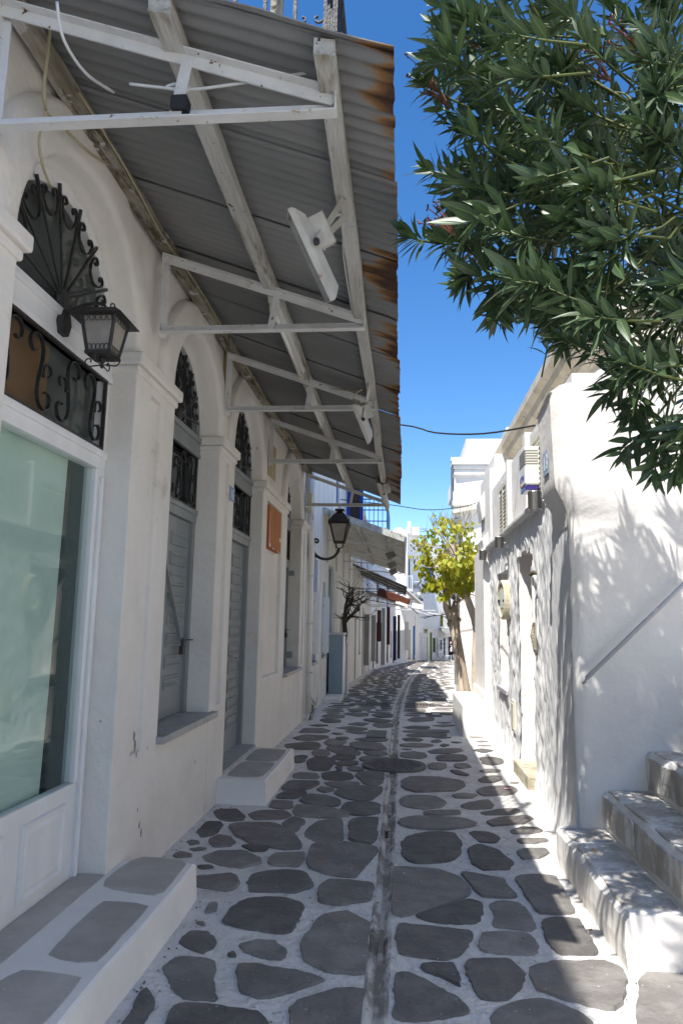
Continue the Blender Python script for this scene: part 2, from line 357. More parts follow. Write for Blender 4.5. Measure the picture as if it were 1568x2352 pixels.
# ------------------------------------------------------------------ ground and street
def gz(Y): return -.034*2*math.log(1+math.exp(min(60, (Y-14)/2.0)))
def lX(Y): return -1.62 if Y < 36 else -1.62+.085*(Y-36)
def rX(Y): return 1.9 if Y < 20 else 1.9+.075*(Y-20)
def gx(Y):
    if Y < 12: return -.105
    if Y < 28: return -.105+.445*((Y-12)/16)**1.5
    return .34+.055*(Y-28)
ys = [-300,-40] + [-8+i*1.0 for i in range(90)] + [120,300,2500]
mb = MB(); xs_ = [-2500,-60,-6,6,60,2500]
for y in ys:
    for x in xs_: mb.v.append((x, y, (gz(y) if y < 84 else gz(84))-.06))
k = len(xs_)
for i in range(len(ys)-1):
    for j in range(k-1): mb.f.append((i*k+j, i*k+j+1, (i+1)*k+j+1, (i+1)*k+j))
struct(build('ground', mb, ASPH))
mb = MB(); yy = [-7+.5*i for i in range(166)]; prof = [-.048,-.036,.032,.044]
for y in yy:
    g = gx(y); z = gz(y)
    row = [(lX(y)-.5, z), (lX(y)+.02, z+.004), (-.9 if y < 36 else lX(y)+.8, z), (g-.3, z-.004), (g+prof[0], z+.006), (g+prof[1], z-.03), (g+prof[2], z-.03), (g+prof[3], z+.004), (g+.3, z-.002),
           (.8 if y < 20 else g+.9, z), (1.3 if y < 20 else rX(y)-.5, z+.004), (rX(y)+2.5, z+.006)]
    k = len(row)
    for x, zz in row: mb.v.append((x, y, zz))
for i in range(len(yy)-1):
    for j in range(k-1): mb.f.append((i*k+j, i*k+j+1, (i+1)*k+j+1, (i+1)*k+j))
street = struct(build('street', mb, MORTAR))
# gutter channel: rounded trough of cement lying in the middle of the street
mb = MB(); yy = [1.5+.12*i for i in range(500)]
for y in yy:
    g = gx(y) + .012*noise.noise(Vector((0, y*1.4, 3))); z = gz(y); n0 = .006*noise.noise(Vector((5, y*5, 0)))
    for dx, dz in ((-.058,.006),(-.044,.011),(-.032,.003),(-.018,-.010),(.002,-.014),(.018,-.009),(.029,.002),(.040,.009),(.054,.005)):
        mb.v.append((g+dx+.006*noise.noise(Vector((dx*40, y*7, 1))), y, z+dz+n0*.6))
for i in range(len(yy)-1):
    for j in range(8): mb.f.append((i*9+j, i*9+j+1, (i+1)*9+j+1, (i+1)*9+j))
build('gutter_channel', mb, GUTTER, street, smooth=True)
mb = MB()
for y in yy:
    g = gx(y) + .012*noise.noise(Vector((0, y*1.4, 3)))+.002; z = gz(y)-.010+.0036*noise.noise(Vector((5, y*5, 0)))
    wl = .014+.008*noise.noise(Vector((2, y*3.1, 0))); wr = .015+.009*noise.noise(Vector((7, y*2.7, 4)))
    mb.v += [(g-wl, y, z), (g, y, z+.002), (g+wr, y, z)]
for i in range(len(yy)-1):
    for j in range(2): mb.f.append((i*3+j, i*3+j+1, i*3+4+j, i*3+3+j))
build('gutter_silt', mb, pm('dark_silt', (.24,.21,.18), (.48,.45,.41), ns=5, lo=.42, hi=.58, rough=.95, bump=.8, bs=40, c3=(.08,.065,.05), n3=2.5, lo3=.56, hi3=.68), street, smooth=True)
XWALL = -1.62
# ---- flagstones: outlines measured on the street, smoothed and given a worn edge
U = [[(985,345),(1010,335),(1090,335),(1125,365),(1120,385),(1040,388),(1000,375)],[(1145,352),(1200,338),(1310,340),(1335,362),(1300,378),(1180,380),(1150,370)],
[(900,435),(950,390),(1010,390),(1027,408),(1000,445),(930,462)],[(1062,408),(1140,398),(1270,398),(1340,440),(1378,485),(1370,510),(1300,515),(1160,490),(1090,455)],
[(1290,395),(1350,365),(1405,385),(1370,430),(1345,438)],[(1400,430),(1460,390),(1568,380),(1573,470),(1520,487),(1430,482),(1405,460)],
[(1605,385),(1635,372),(1735,368),(1728,470),(1700,490),(1605,470)],[(855,480),(880,470),(915,478),(918,492),(875,500)],[(955,475),(1000,448),(1060,455),(1082,485),(1060,505),(985,508)],
[(870,517),(920,508),(957,512),(940,522),(890,527)],[(1108,500),(1140,495),(1235,512),(1220,528),(1150,525)],[(788,545),(830,527),(885,540),(885,552),(810,558)],
[(935,550),(1000,528),(1120,530),(1195,565),(1185,585),(1110,602),(1020,595),(960,575)],[(1230,565),(1265,535),(1395,530),(1395,560),(1370,595),(1250,590)],
[(1415,560),(1440,500),(1568,488),(1720,505),(1735,540),(1715,630),(1640,645),(1500,625),(1430,600)],[(905,590),(960,588),(990,603),(930,612),(905,608)],
[(908,640),(1060,628),(1095,650),(1088,695),(1040,710),(908,690)],[(1143,670),(1160,630),(1260,612),(1390,620),(1430,665),(1420,690),(1350,712),(1150,710)],
[(1465,700),(1500,658),(1600,660),(1700,670),(1715,700),(1700,755),(1560,770),(1470,755)],[(935,795),(965,762),(1003,765),(995,800),(950,812)],[(895,850),(945,848),(942,868),(905,865)],
[(1030,855),(1060,800),(1150,745),(1300,740),(1395,770),(1340,885),(1300,900),(1180,885)],[(825,940),(870,900),(960,895),(990,925),(985,965),(930,995),(850,965)],
[(1095,958),(1180,935),(1265,935),(1315,985),(1290,1020),(1200,1015),(1130,990)],[(1390,940),(1460,830),(1520,805),(1660,800),(1700,830),(1690,900),(1670,1090),(1500,1065),(1410,1020)],
[(1040,1000),(1070,990),(1085,1008),(1060,1012)],[(750,1065),(830,1022),(960,1030),(988,1040),(985,1170),(1003,1200),(970,1212),(840,1195),(790,1150)],
[(1090,1060),(1130,1052),(1260,1065),(1440,1100),(1480,1120),(1280,1185),(1200,1195),(1110,1175)],[(560,1317),(610,1250),(640,1185),(675,1160),(715,1220),(690,1270),(650,1340),(600,1400)],
[(780,1317),(800,1250),(900,1238),(1060,1250),(1180,1270),(1220,1317),(1200,1420),(800,1420)],[(1330,1250),(1400,1210),(1540,1165),(1665,1165),(1672,1200),(1655,1420),(1400,1420),(1340,1317)],
[(1850,195),(1900,178),(2060,180),(2120,200),(2125,225),(2090,245),(1900,250),(1860,235)],[(1835,285),(1880,265),(1990,268),(2048,300),(2030,320),(1930,330),(1840,315)],
[(2075,265),(2120,258),(2195,265),(2170,280),(2090,280)],[(1940,345),(2000,338),(2105,340),(2110,355),(1980,360),(1945,355)],[(1840,385),(1900,365),(2100,368),(2180,390),(2170,410),(2050,425),(1880,418),(1842,405)],
[(1845,490),(1880,455),(1980,438),(2080,445),(2115,490),(2100,545),(2050,570),(1900,577),(1860,555)],[(2110,315),(2150,300),(2240,290),(2265,315),(2250,330),(2150,332)],
[(2205,345),(2280,332),(2370,332),(2385,345),(2330,358),(2230,358)],[(2235,390),(2300,368),(2420,360),(2450,375),(2400,400),(2260,410)],[(2150,440),(2180,430),(2260,440),(2295,465),(2270,487),(2200,480)],
[(2150,520),(2200,500),(2290,525),(2355,580),(2330,605),(2220,610),(2165,580)],[(1812,600),(1880,600),(2000,607),(2100,640),(2150,690),(2155,720),(2050,765),(1850,820),(1812,800)],
[(2120,625),(2190,632),(2320,655),(2330,690),(2375,725),(2360,738),(2220,735),(2180,700)],[(1920,820),(2000,785),(2150,755),(2205,770),(2215,810),(2180,855),(2050,855),(1950,840)],
[(2245,770),(2290,752),(2380,760),(2440,830),(2450,870),(2430,890),(2260,870),(2270,820)],[(1830,880),(1850,860),(2060,880),(2160,890),(2160,930),(2110,1000),(2050,1020),(1835,1000)],
[(2195,960),(2215,905),(2300,893),(2430,905),(2470,970),(2455,1000),(2300,1000),(2220,985)],[(2365,650),(2450,635),(2550,640),(2635,800),(2620,810),(2470,805),(2410,720)],
[(2490,850),(2550,838),(2660,850),(2735,980),(2730,1000),(2560,995),(2500,920)],[(1920,1050),(1960,1043),(2080,1040),(2110,1090),(2115,1150),(2040,1110),(1940,1075)],
[(2130,1050),(2160,1028),(2340,1025),(2400,1085),(2395,1150),(2320,1205),(2210,1200),(2165,1120)],[(2440,1055),(2520,1035),(2770,1035),(2850,1080),(2870,1130),(2850,1230),(2800,1250),(2650,1220),(2480,1165),(2450,1110)],
[(1820,1100),(1880,1095),(2000,1150),(2120,1220),(2150,1260),(2050,1290),(1860,1310),(1815,1290)],[(2260,1270),(2350,1220),(2480,1200),(2620,1250),(2720,1317),(2700,1420),(2300,1420),(2270,1317)],
[(2935,1130),(2990,1090),(3136,1100),(3200,1120),(3200,1420),(2960,1420),(2925,1280)],[(2345,430),(2400,415),(2480,420),(2490,435),(2440,445),(2360,445)],[(2370,475),(2420,468),(2500,470),(2520,480),(2450,492),(2385,488)],
[(2365,525),(2400,513),(2500,515),(2525,535),(2480,560),(2400,560)],[(2195,195),(2230,180),(2290,180),(2305,195),(2270,208),(2210,208)],[(2190,245),(2230,230),(2340,225),(2378,245),(2350,265),(2220,270)],
[(2198,155),(2240,147),(2300,150),(2300,160),(2220,163)],[(2335,212),(2350,207),(2385,210),(2360,217)],[(1820,1340),(1900,1330),(2130,1330),(2200,1420),(1820,1420)]]
CC = [[(445,300),(480,278),(580,280),(620,295),(600,318),(480,318)],[(575,335),(600,322),(650,322),(670,338),(640,355),(590,350)],[(645,312),(670,302),(760,305),(805,330),(800,345),(700,340)],
[(672,355),(700,345),(780,348),(790,362),(750,370),(690,368)],[(635,285),(660,268),(720,265),(745,278),(720,298),(650,297)],[(760,290),(790,280),(900,285),(930,310),(930,322),(830,322),(770,312)],
[(820,327),(930,330),(940,348),(850,347)],[(805,360),(840,353),(940,357),(938,370),(820,375)],[(555,375),(600,357),(680,365),(688,378),(665,405),(660,420),(565,420)],[(690,385),(720,374),(790,376),(798,390),(750,398),(700,395)],
[(745,405),(790,400),(830,412),(810,424),(760,422)],[(685,402),(722,400),(724,420),(695,420)],[(490,355),(520,345),(557,350),(540,380),(495,385)],[(485,440),(520,428),(600,432),(612,452),(590,460),(490,458)],
[(620,435),(680,425),(760,432),(775,455),(740,465),(640,465)],[(785,440),(830,428),(920,430),(922,470),(900,493),(830,485)],[(438,500),(470,470),(600,470),(610,485),(560,513),(440,515)],
[(635,475),(700,468),(805,478),(800,488),(710,503),(660,495)],[(410,540),(440,522),(550,522),(550,535),(490,558),(415,555)],[(597,515),(620,500),(680,505),(685,515),(640,527)],
[(688,530),(720,502),(800,497),(905,500),(910,520),(890,560),(820,563),(740,555)],[(515,570),(560,532),(640,535),(710,560),(715,575),(690,593),(600,590)],[(375,590),(390,565),(485,570),(480,600),(440,607),(380,600)],
[(490,610),(510,588),(620,595),(740,620),(760,632),(720,643),(600,647),(500,640)],[(720,600),(750,575),(850,572),(905,585),(900,632),(800,635),(735,622)],
[(1000,335),(1060,328),(1120,335),(1128,352),(1100,362),(1010,358)],[(1000,295),(1060,288),(1150,292),(1158,300),(1110,308),(1010,305)],[(1132,325),(1180,315),(1280,315),(1298,325),(1240,338),(1150,337)],
[(1168,350),(1220,343),(1300,345),(1320,365),(1290,375),(1180,372)],[(1130,390),(1160,382),(1215,385),(1222,405),(1190,417),(1140,412)],[(1258,388),(1320,387),(1340,405),(1290,412),(1260,405)],
[(1010,265),(1060,262),(1110,270),(1090,278),(1020,278)],[(1145,275),(1180,270),(1200,278),(1180,285),(1150,283)],[(1185,298),(1210,292),(1235,298),(1210,305)],[(1235,422),(1270,420),(1330,440),(1320,446),(1270,440)],
[(1030,245),(1120,238),(1215,242),(1215,253),(1100,257),(1040,255)],[(1005,210),(1060,203),(1140,208),(1130,216),(1020,217)],[(1015,228),(1100,222),(1230,225),(1225,235),(1100,235),(1030,235)],
[(1025,175),(1060,160),(1160,162),(1150,175),(1070,182)],[(490,265),(540,248),(650,250),(660,262),(600,275),(520,275)],[(515,235),(540,215),(620,215),(665,228),(640,237),(540,238)],
[(780,265),(830,258),(940,265),(930,280),(830,278)],[(690,262),(740,257),(760,265),(720,272)],[(735,230),(780,226),(850,235),(800,243)],[(865,195),(900,188),(965,193),(965,210),(900,212)],
[(690,212),(760,205),(850,218),(800,228)],[(615,175),(640,166),(715,172),(715,185),(650,188)],[(625,155),(660,143),(735,150),(730,162),(660,165)],[(745,195),(790,187),(850,190),(820,203)],
[(820,170),(880,163),(960,175),(950,185),(860,182)],[(860,145),(900,138),(965,145),(960,160),(900,160)],[(720,140),(780,135),(850,150),(800,156)],
[(1320,258),(1360,253),(1405,257),(1370,264)],[(1355,278),(1390,274),(1425,280),(1385,284)],[(1360,300),(1400,297),(1440,302),(1400,305)],[(1345,322),(1390,315),(1445,325),(1400,337)],[(1380,360),(1440,356),(1490,365),(1490,388),(1440,395),(1395,388)],
[(1150,200),(1200,196),(1260,200),(1200,208)],[(1170,185),(1210,181),(1250,185),(1210,190)],[(1150,258),(1200,256),(1250,260),(1200,265)],[(1240,282),(1270,279),(1300,284),(1270,288)],[(560,200),(600,195),(660,200),(610,207)],[(670,240),(700,236),(730,242),(700,248)],[(1000,318),(1030,315),(1060,318),(1030,322)]]
def smooth_poly(p, n, amp=.006, seed=0.0, grow=1.0):
    p = [Vector(q) for q in p]
    c = sum(p, Vector((0,0,0)))/len(p); p = [c+(q-c)*grow for q in p]
    for wt in (.09, .25):
        q = []
        for i in range(len(p)):
            a, b = p[i], p[(i+1) % len(p)]; q += [a.lerp(b, wt), a.lerp(b, 1-wt)]
        p = q
    ln = [(p[(i+1) % len(p)]-p[i]).length for i in range(len(p))]; T = sum(ln); out = []; i = 0; acc = 0
    for k in range(n):
        t = T*k/n
        while acc+ln[i] < t: acc += ln[i]; i += 1
        out.append(p[i].lerp(p[(i+1) % len(p)], (t-acc)/max(ln[i], 1e-9)))
    c = sum(out, Vector((0,0,0)))/n
    res = []
    for q in out:
        d = (q-c); e = noise.noise(Vector((q.x*9, q.y*9, seed)))*1.2+noise.noise(Vector((q.x*28, q.y*28, seed+4)))+.55*noise.noise(Vector((q.x*75, q.y*75, seed+8)))
        res.append(q + d.normalized()*amp*e)
    return res
def stone_mb(poly, h=.011, bev=.008, mb=None):
    mb = mb or MB(); n = len(poly); c = sum(poly, Vector((0,0,0)))/n; tx, ty = rnd.uniform(-.03,.03), rnd.uniform(-.03,.03)
    a = [Vector((q.x, q.y, gz(q.y)-.012)) for q in poly]; b = []
    for q in poly:
        d = c-q; L = d.length; t = min(.35, bev/max(L, .01)); p = q+d*t; b.append(Vector((p.x, p.y, gz(p.y)+h+tx*(p.x-c.x)+ty*(p.y-c.y))))
    o = len(mb.v)
    mb.add(a+b, [(i, (i+1) % n, (i+1) % n+n, i+n) for i in range(n)]+[tuple(range(n, 2*n))])
    return mb
def poly_ccw(p):
    ar = sum(p[i].x*p[(i+1) % len(p)].y-p[(i+1) % len(p)].x*p[i].y for i in range(len(p)))
    return p if ar > 0 else p[::-1]
nst = 0; centres = []
for src, f in ((U, lambda x, y: (x*.7972/1.5944, (2700+y*.7972)/1.5944)), (CC, lambda x, y: ((700+x*.7653)/1.5944, (2500+y*.7653)/1.5944))):
    for pl in src:
        pts = [onZ(*f(*q)) for q in pl]; pts = poly_ccw([Vector((p.x, p.y, 0)) for p in pts])
        d = pts[0].y; sz = max((a-b).length for a in pts for b in pts)
        sp = smooth_poly(pts, 40 if (d < 5.8 and sz > .22) else 18, .010, nst*1.7, 1.10)
        build('flagstone', stone_mb(sp, h=.007+.007*rnd.random()), STONE, street); nst += 1
        centres.append(sum(sp, Vector((0,0,0)))/len(sp))
# rows of flatter stones farther on (and the strip behind the photographer)
rest = MB()
def row_stones(y0, y1, lim):
    global nst
    y = y0
    while y < y1:
        dep = rnd.uniform(.24, .42)*(1 if y < 30 else 1.5); x = lX(y)+.1+rnd.uniform(0, .2)
        right = (1.22 if y < 10.6 else (.85 if y < 13.2 else 1.25)) if y < 18 else (1.3+.075*(y-18))
        while x < right-.15:
            wd = rnd.uniform(.28, .62)*(1 if y < 30 else 1.4); g = gx(y)
            if x < g-.07 and x+wd > g-.07: wd = g-.075-x
            if g-.07 <= x < g+.07: x = g+.07+rnd.uniform(0, .03)
            if wd > .14 and x+wd < right+.08:
                yc = y+dep/2+rnd.uniform(-.05, .05); xc = x+wd/2; a = wd/2-.022; b = dep/2*rnd.uniform(.78, .98)-.018; pw = rnd.uniform(.42, .75); ph = rnd.random()*9
                n = 10 if y > 16 else 13; sk = rnd.uniform(-.22, .22); P = []
                for k in range(n):
                    t = 2*pi*k/n+.2; ct, st = cos(t), sin(t)
                    px = a*math.copysign(abs(ct)**pw, ct); py = b*math.copysign(abs(st)**pw, st)
                    e = 1+.13*noise.noise(Vector((ct*1.3+ph, st*1.3, ph)))
                    P.append(Vector((xc+px*e+sk*py, yc+py*e, 0)))
                if nst < lim: build('flagstone', stone_mb(P, h=.006+.006*rnd.random()), STONE, street); nst += 1
                else: stone_mb(P, h=.008, mb=rest)
            x += wd+rnd.uniform(.03, .07)
        y += dep+rnd.uniform(.02, .05)
row_stones(12.95, 70, 285)
struct(build('far_flagstones', rest, STONE, street), 'stuff')
# manhole cover with raised lugs, drain grates
mh = thing('manhole_cover', 'round cast iron manhole cover with raised lugs set across the gutter', 'manhole cover', tuple(onZ((700+970*.7653)/1.5944, (2500+400*.7653)/1.5944)))
cx, cy = ORG[mh.name][0], ORG[mh.name][1]
mb = MB().lathe([(.36,-.02),(.36,.014),(.345,.016),(.34,.010),(.0,.010)], (cx,cy,.008), 40); build('rim_plate', mb, CASTIRON, mh)
mb = MB()
for i in range(-6, 7):
    for j in range(-6, 7):
        x, y = i*.05+(.025 if j % 2 else 0), j*.05
        if x*x+y*y < .31**2:
            q = pi/4 if (i+j) % 2 else -pi/4
            mb.bar((cx+x-.014*cos(q), cy+y-.014*sin(q), .021), (cx+x+.014*cos(q), cy+y+.014*sin(q), .021), .014, .008)
struct(build('lugs', mb, CASTIRON, mh), 'stuff')
def grate(x0, x1, y0, y1, label, n=9):
    z = gz(y0); t = thing('drain_grate', label, 'drain grate', ((x0+x1)/2, (y0+y1)/2, z))
    fr = MB(); fr.box(x0-.03, x1+.03, y0-.03, y0, z-.01, z+.022).box(x0-.03, x1+.03, y1, y1+.03, z-.01, z+.022).box(x0-.03, x0, y0, y1, z-.01, z+.021).box(x1, x1+.03, y0, y1, z-.01, z+.021)
    build('frame', fr, CASTIRON, t)
    base = MB().box(x0, x1, y0, y1, z-.02, z+.008); build('pit_shade', base, DKWOOD, t)  # dark plate stands in for the shade of the open pit
    me = mesh_of('grate_bar', MB().box(-.012, .012, 0, y1-y0, 0, .01), CASTIRON)
    for i in range(n): inst('grate_bar', me, t, (x0+(i+.5)*(x1-x0)/n, y0, z+.010))
def Cd(x, y): return onZ((700+x*.7653)/1.5944, (2500+y*.7653)/1.5944)
a, b = Cd(838, 260), Cd(990, 236); grate(a.x+.03, b.x-.2, a.y, b.y, 'rectangular iron drain grate beside the gutter beyond the manhole cover')
grate(-.72, -.28, 14.7, 15.05, 'small iron drain grate left of the gutter farther down the lane', 7)
grate(.10, .62, 14.75, 15.15, 'small iron drain grate right of the gutter farther down the lane', 8)
# crumbs and grit swept against the walls
mb = MB(); rg = random.Random(17)
for i in range(260):
    y = 2.6+14*rg.random()**1.6; side = rg.random()
    x = XWALL+.02+abs(rg.gauss(0,.10)) if side < .6 else (gx(y)+rg.gauss(0,.05) if side < .8 else rg.uniform(-1.5,1.2))
    if x < -1.15 and (y < 4.35 or 6.4 < y < 8.1): x = -1.15+abs(rg.gauss(0,.06))
    s_ = rg.uniform(.003,.010); mb.add([(x+s_*cos(q)*rg.uniform(.6,1.3), y+s_*sin(q)*rg.uniform(.6,1.4), gz(y)+.006) for q in (0,1.6,3.1,4.7)]+[(x, y, gz(y)+.006+s_*.8)], [(0,1,4),(1,2,4),(2,3,4),(3,0,4)])
struct(build('grit', mb, pm('dark_grit', (.12,.10,.08), (.22,.2,.17), ns=30, rough=.95), street), 'stuff')
# dirt clod lying in the gutter
mb = MB()
for i in range(26):
    a = rnd.random()*6.3; r = .09*sqrt(rnd.random()); q = onZ(884, 1912); s = rnd.uniform(.012, .028)
    mb.lathe([(.0,0),(s,.002),(s*.8,s*.6),(0.001,s*.9)], (q.x+r*cos(a)*.9, q.y+r*sin(a)*1.2, -.02), 5)
tag(struct(build('dirt_clump', mb, pm('wet_dirt', (.07,.055,.04), (.04,.035,.028), ns=30, rough=.95), None), 'stuff'), 'small dark clump of wet leaf dirt lying in the gutter', 'debris')

# ------------------------------------------------------------------ arcaded building on the left
XW, XS, ZS, TOP = -1.62, -1.675, 3.2, 7.3
bld = thing('arcade_building', 'white arcaded shop house with arched openings on the left side of the lane', 'house', (XW, 6, 0))
OPEN = [(2.67,4.04,.18,.165), (4.77,6.05,.82,.195), (6.61,8.03,.22,.145), (9.80,11.23,.88,.19)]   # y0 y1 floor reveal
PIER = [(.55,2.67,None), (4.04,4.77,(4.30,4.50,.78,3.02)), (6.05,6.61,(6.27,6.42,.86,3.02)), (8.03,9.80,(8.30,9.38,.93,3.02)), (11.23,11.88,(11.47,11.63,.9,3.02))]
for y0, y1, g in PIER:
    mb = MB(); O = [(y0,-.3),(y1,-.3),(y1,ZS),(y0,ZS)]
    if g:
        I = [(g[0],g[2]),(g[1],g[2]),(g[1],g[3]),(g[0],g[3])]; dp = .045
        v = [(XW,a,b) for a, b in O]+[(XW,a,b) for a, b in I]+[(XW-dp,a,b) for a, b in I]+[(XW-.5,a,b) for a, b in O]
        f = [(i,(i+1)%4,(i+1)%4+4,i+4) for i in range(4)]+[(i+4,(i+1)%4+4,(i+1)%4+8,i+8) for i in range(4)]+[(8,9,10,11)]+[((i+1)%4,i,i+12,(i+1)%4+12) for i in range(4)]
        mb.add(v, f)
    else: mb.box(XW-.5, XW, y0, y1, -.3, ZS)
    build('pier', mb, WHITE, bld, bevel=.012)
    cp = MB(); cp.box(XW-.25, XW+.018, y0-.016, y1+.016, ZS-.125, ZS-.075).box(XW-.25, XW+.045, y0-.04, y1+.04, ZS-.075, ZS+.004)
    build('capital', cp, WHITE, bld, bevel=.014, seg=3)
# walls under the sills
for (y0, y1, zf, dp) in OPEN:
    build('apron_wall', MB().box(XW-.5, XW-.003, y0, y1, -.3, zf), WHITE, bld)
# spandrel and upper storey with the arches cut out
mb = MB(); seg = 22; arcs = []
for (y0, y1, zf, dp) in OPEN: arcs.append(((y0+y1)/2, (y1-y0)/2+.12))
cuts = [.55]
for yc, rr in arcs: cuts += [yc-rr, yc+rr]
cuts.append(11.88)
def quad(a, b, c, d): mb.add([a,b,c,d], [(0,1,2,3)])
yprev = .55
for yc, rr in arcs:
    quad((XS,yprev,ZS),(XS,yc-rr,ZS),(XS,yc-rr,TOP),(XS,yprev,TOP))
    for i in range(seg):
        t0, t1 = pi*i/seg, pi*(i+1)/seg
        a = (yc-rr*cos(t0), ZS+rr*sin(t0)); b = (yc-rr*cos(t1), ZS+rr*sin(t1))
        quad((XS,a[0],a[1]),(XS,b[0],b[1]),(XS,b[0],TOP),(XS,a[0],TOP))
    yprev = yc+rr
quad((XS,yprev,ZS),(XS,11.88,ZS),(XS,11.88,TOP),(XS,yprev,TOP))
mb.add([(XS,.55,TOP),(XS,11.88,TOP),(-9,11.88,TOP),(-9,.55,TOP),(XS,11.88,-.5),(-9,11.88,-.5),(XS,.55,-.5),(-9,.55,-.5)], [(0,1,2,3),(1,4,5,2),(0,3,7,6)])
build('spandrel_wall', mb, WHITE, bld)
for (y0, y1, zf, dp) in OPEN:
    yc, R_ = (y0+y1)/2, (y1-y0)/2; prof = [(R_,XW-.4),(R_,XW-.035),(R_+.02,XW-.008),(R_+.045,XW),(R_+.215,XW),(R_+.245,XW-.012),(R_+.265,XW-.045),(R_+.268,XS-.05)]
    mb = MB(); n = 30; k = len(prof)
    for i in range(n+1):
        t = pi*i/n; wob = .007*noise.noise(Vector((i*.45, yc, 0)))
        for r, x in prof: mb.v.append((x+wob*.6, yc-(r+wob)*cos(t), ZS+.003+(r+wob)*sin(t)))
    for i in range(n):
        for j in range(k-1): mb.f.append((i*k+j, (i+1)*k+j, (i+1)*k+j+1, i*k+j+1))
    mb.f.append(tuple(range(k))); mb.f.append(tuple(range(n*k+k-1, n*k-1, -1)))
    o = build('arch_moulding', mb, WHITE, bld, smooth=True)
    md = o.modifiers.new('es', 'EDGE_SPLIT'); md.split_angle = radians(50)
def spiral(r0_, r1_, a0, a1, n=14):
    return [((r0_+(r1_-r0_)*i/n)*cos(a0+(a1-a0)*i/n), (r0_+(r1_-r0_)*i/n)*sin(a0+(a1-a0)*i/n)) for i in range(n+1)]
def cscroll(w_, h_):
    """heart-like C scroll as 2-D points, both ends curled"""
    R_ = w_/2
    left = [(-R_+.28*w_+p[0]*.22*w_, h_*.5+p[1]*.22*w_) for p in spiral(.25, 1, 5.5, pi-2*pi*0, 10)]
    mid = [(-R_*cos(t)*1.0, h_*.5-sin(t)*h_) for t in [pi*i/10 for i in range(1, 10)]]
    right = [(-p[0], p[1]) for p in left][::-1]
    return left+[( -p[0] if False else p[0], p[1]) for p in mid]+right
def iron(name, pts, X, w_, t_, par, mat=IRON): return build(name, MB().strip([(X, a, b) for a, b in pts], (1,0,0), w_, t_), mat, par)
def s_scroll(y0, z0, y1, z1, curl, flip=1, n=10):
    """S shaped bar from (y0,z0) to (y1,z1) with a curl at both ends"""
    a, b = Vector((y0, z0)), Vector((y1, z1)); d = b-a; L = d.length; d = d/L; nn = Vector((-d.y, d.x))*flip; pts = []
    for i in range(n+1):
        q = spiral(.22, 1, -4.2, 0, n)[i]; pts.append(a+d*0+nn*(curl-q[0]*curl)*1+d*(-q[1]*curl)+d*curl*.0)
    mid = []
    for i in range(1, 12):
        t = i/12; mid.append(a+d*(L*t)+nn*(sin(2*pi*t)*curl*.75))
    end = []
    for i in range(n+1):
        q = spiral(1, .22, 0, 4.2, n)[i]; end.append(b-nn*(curl-q[0]*curl)+d*(q[1]*curl))
    return [(p.x, p.y) for p in pts+mid+end]
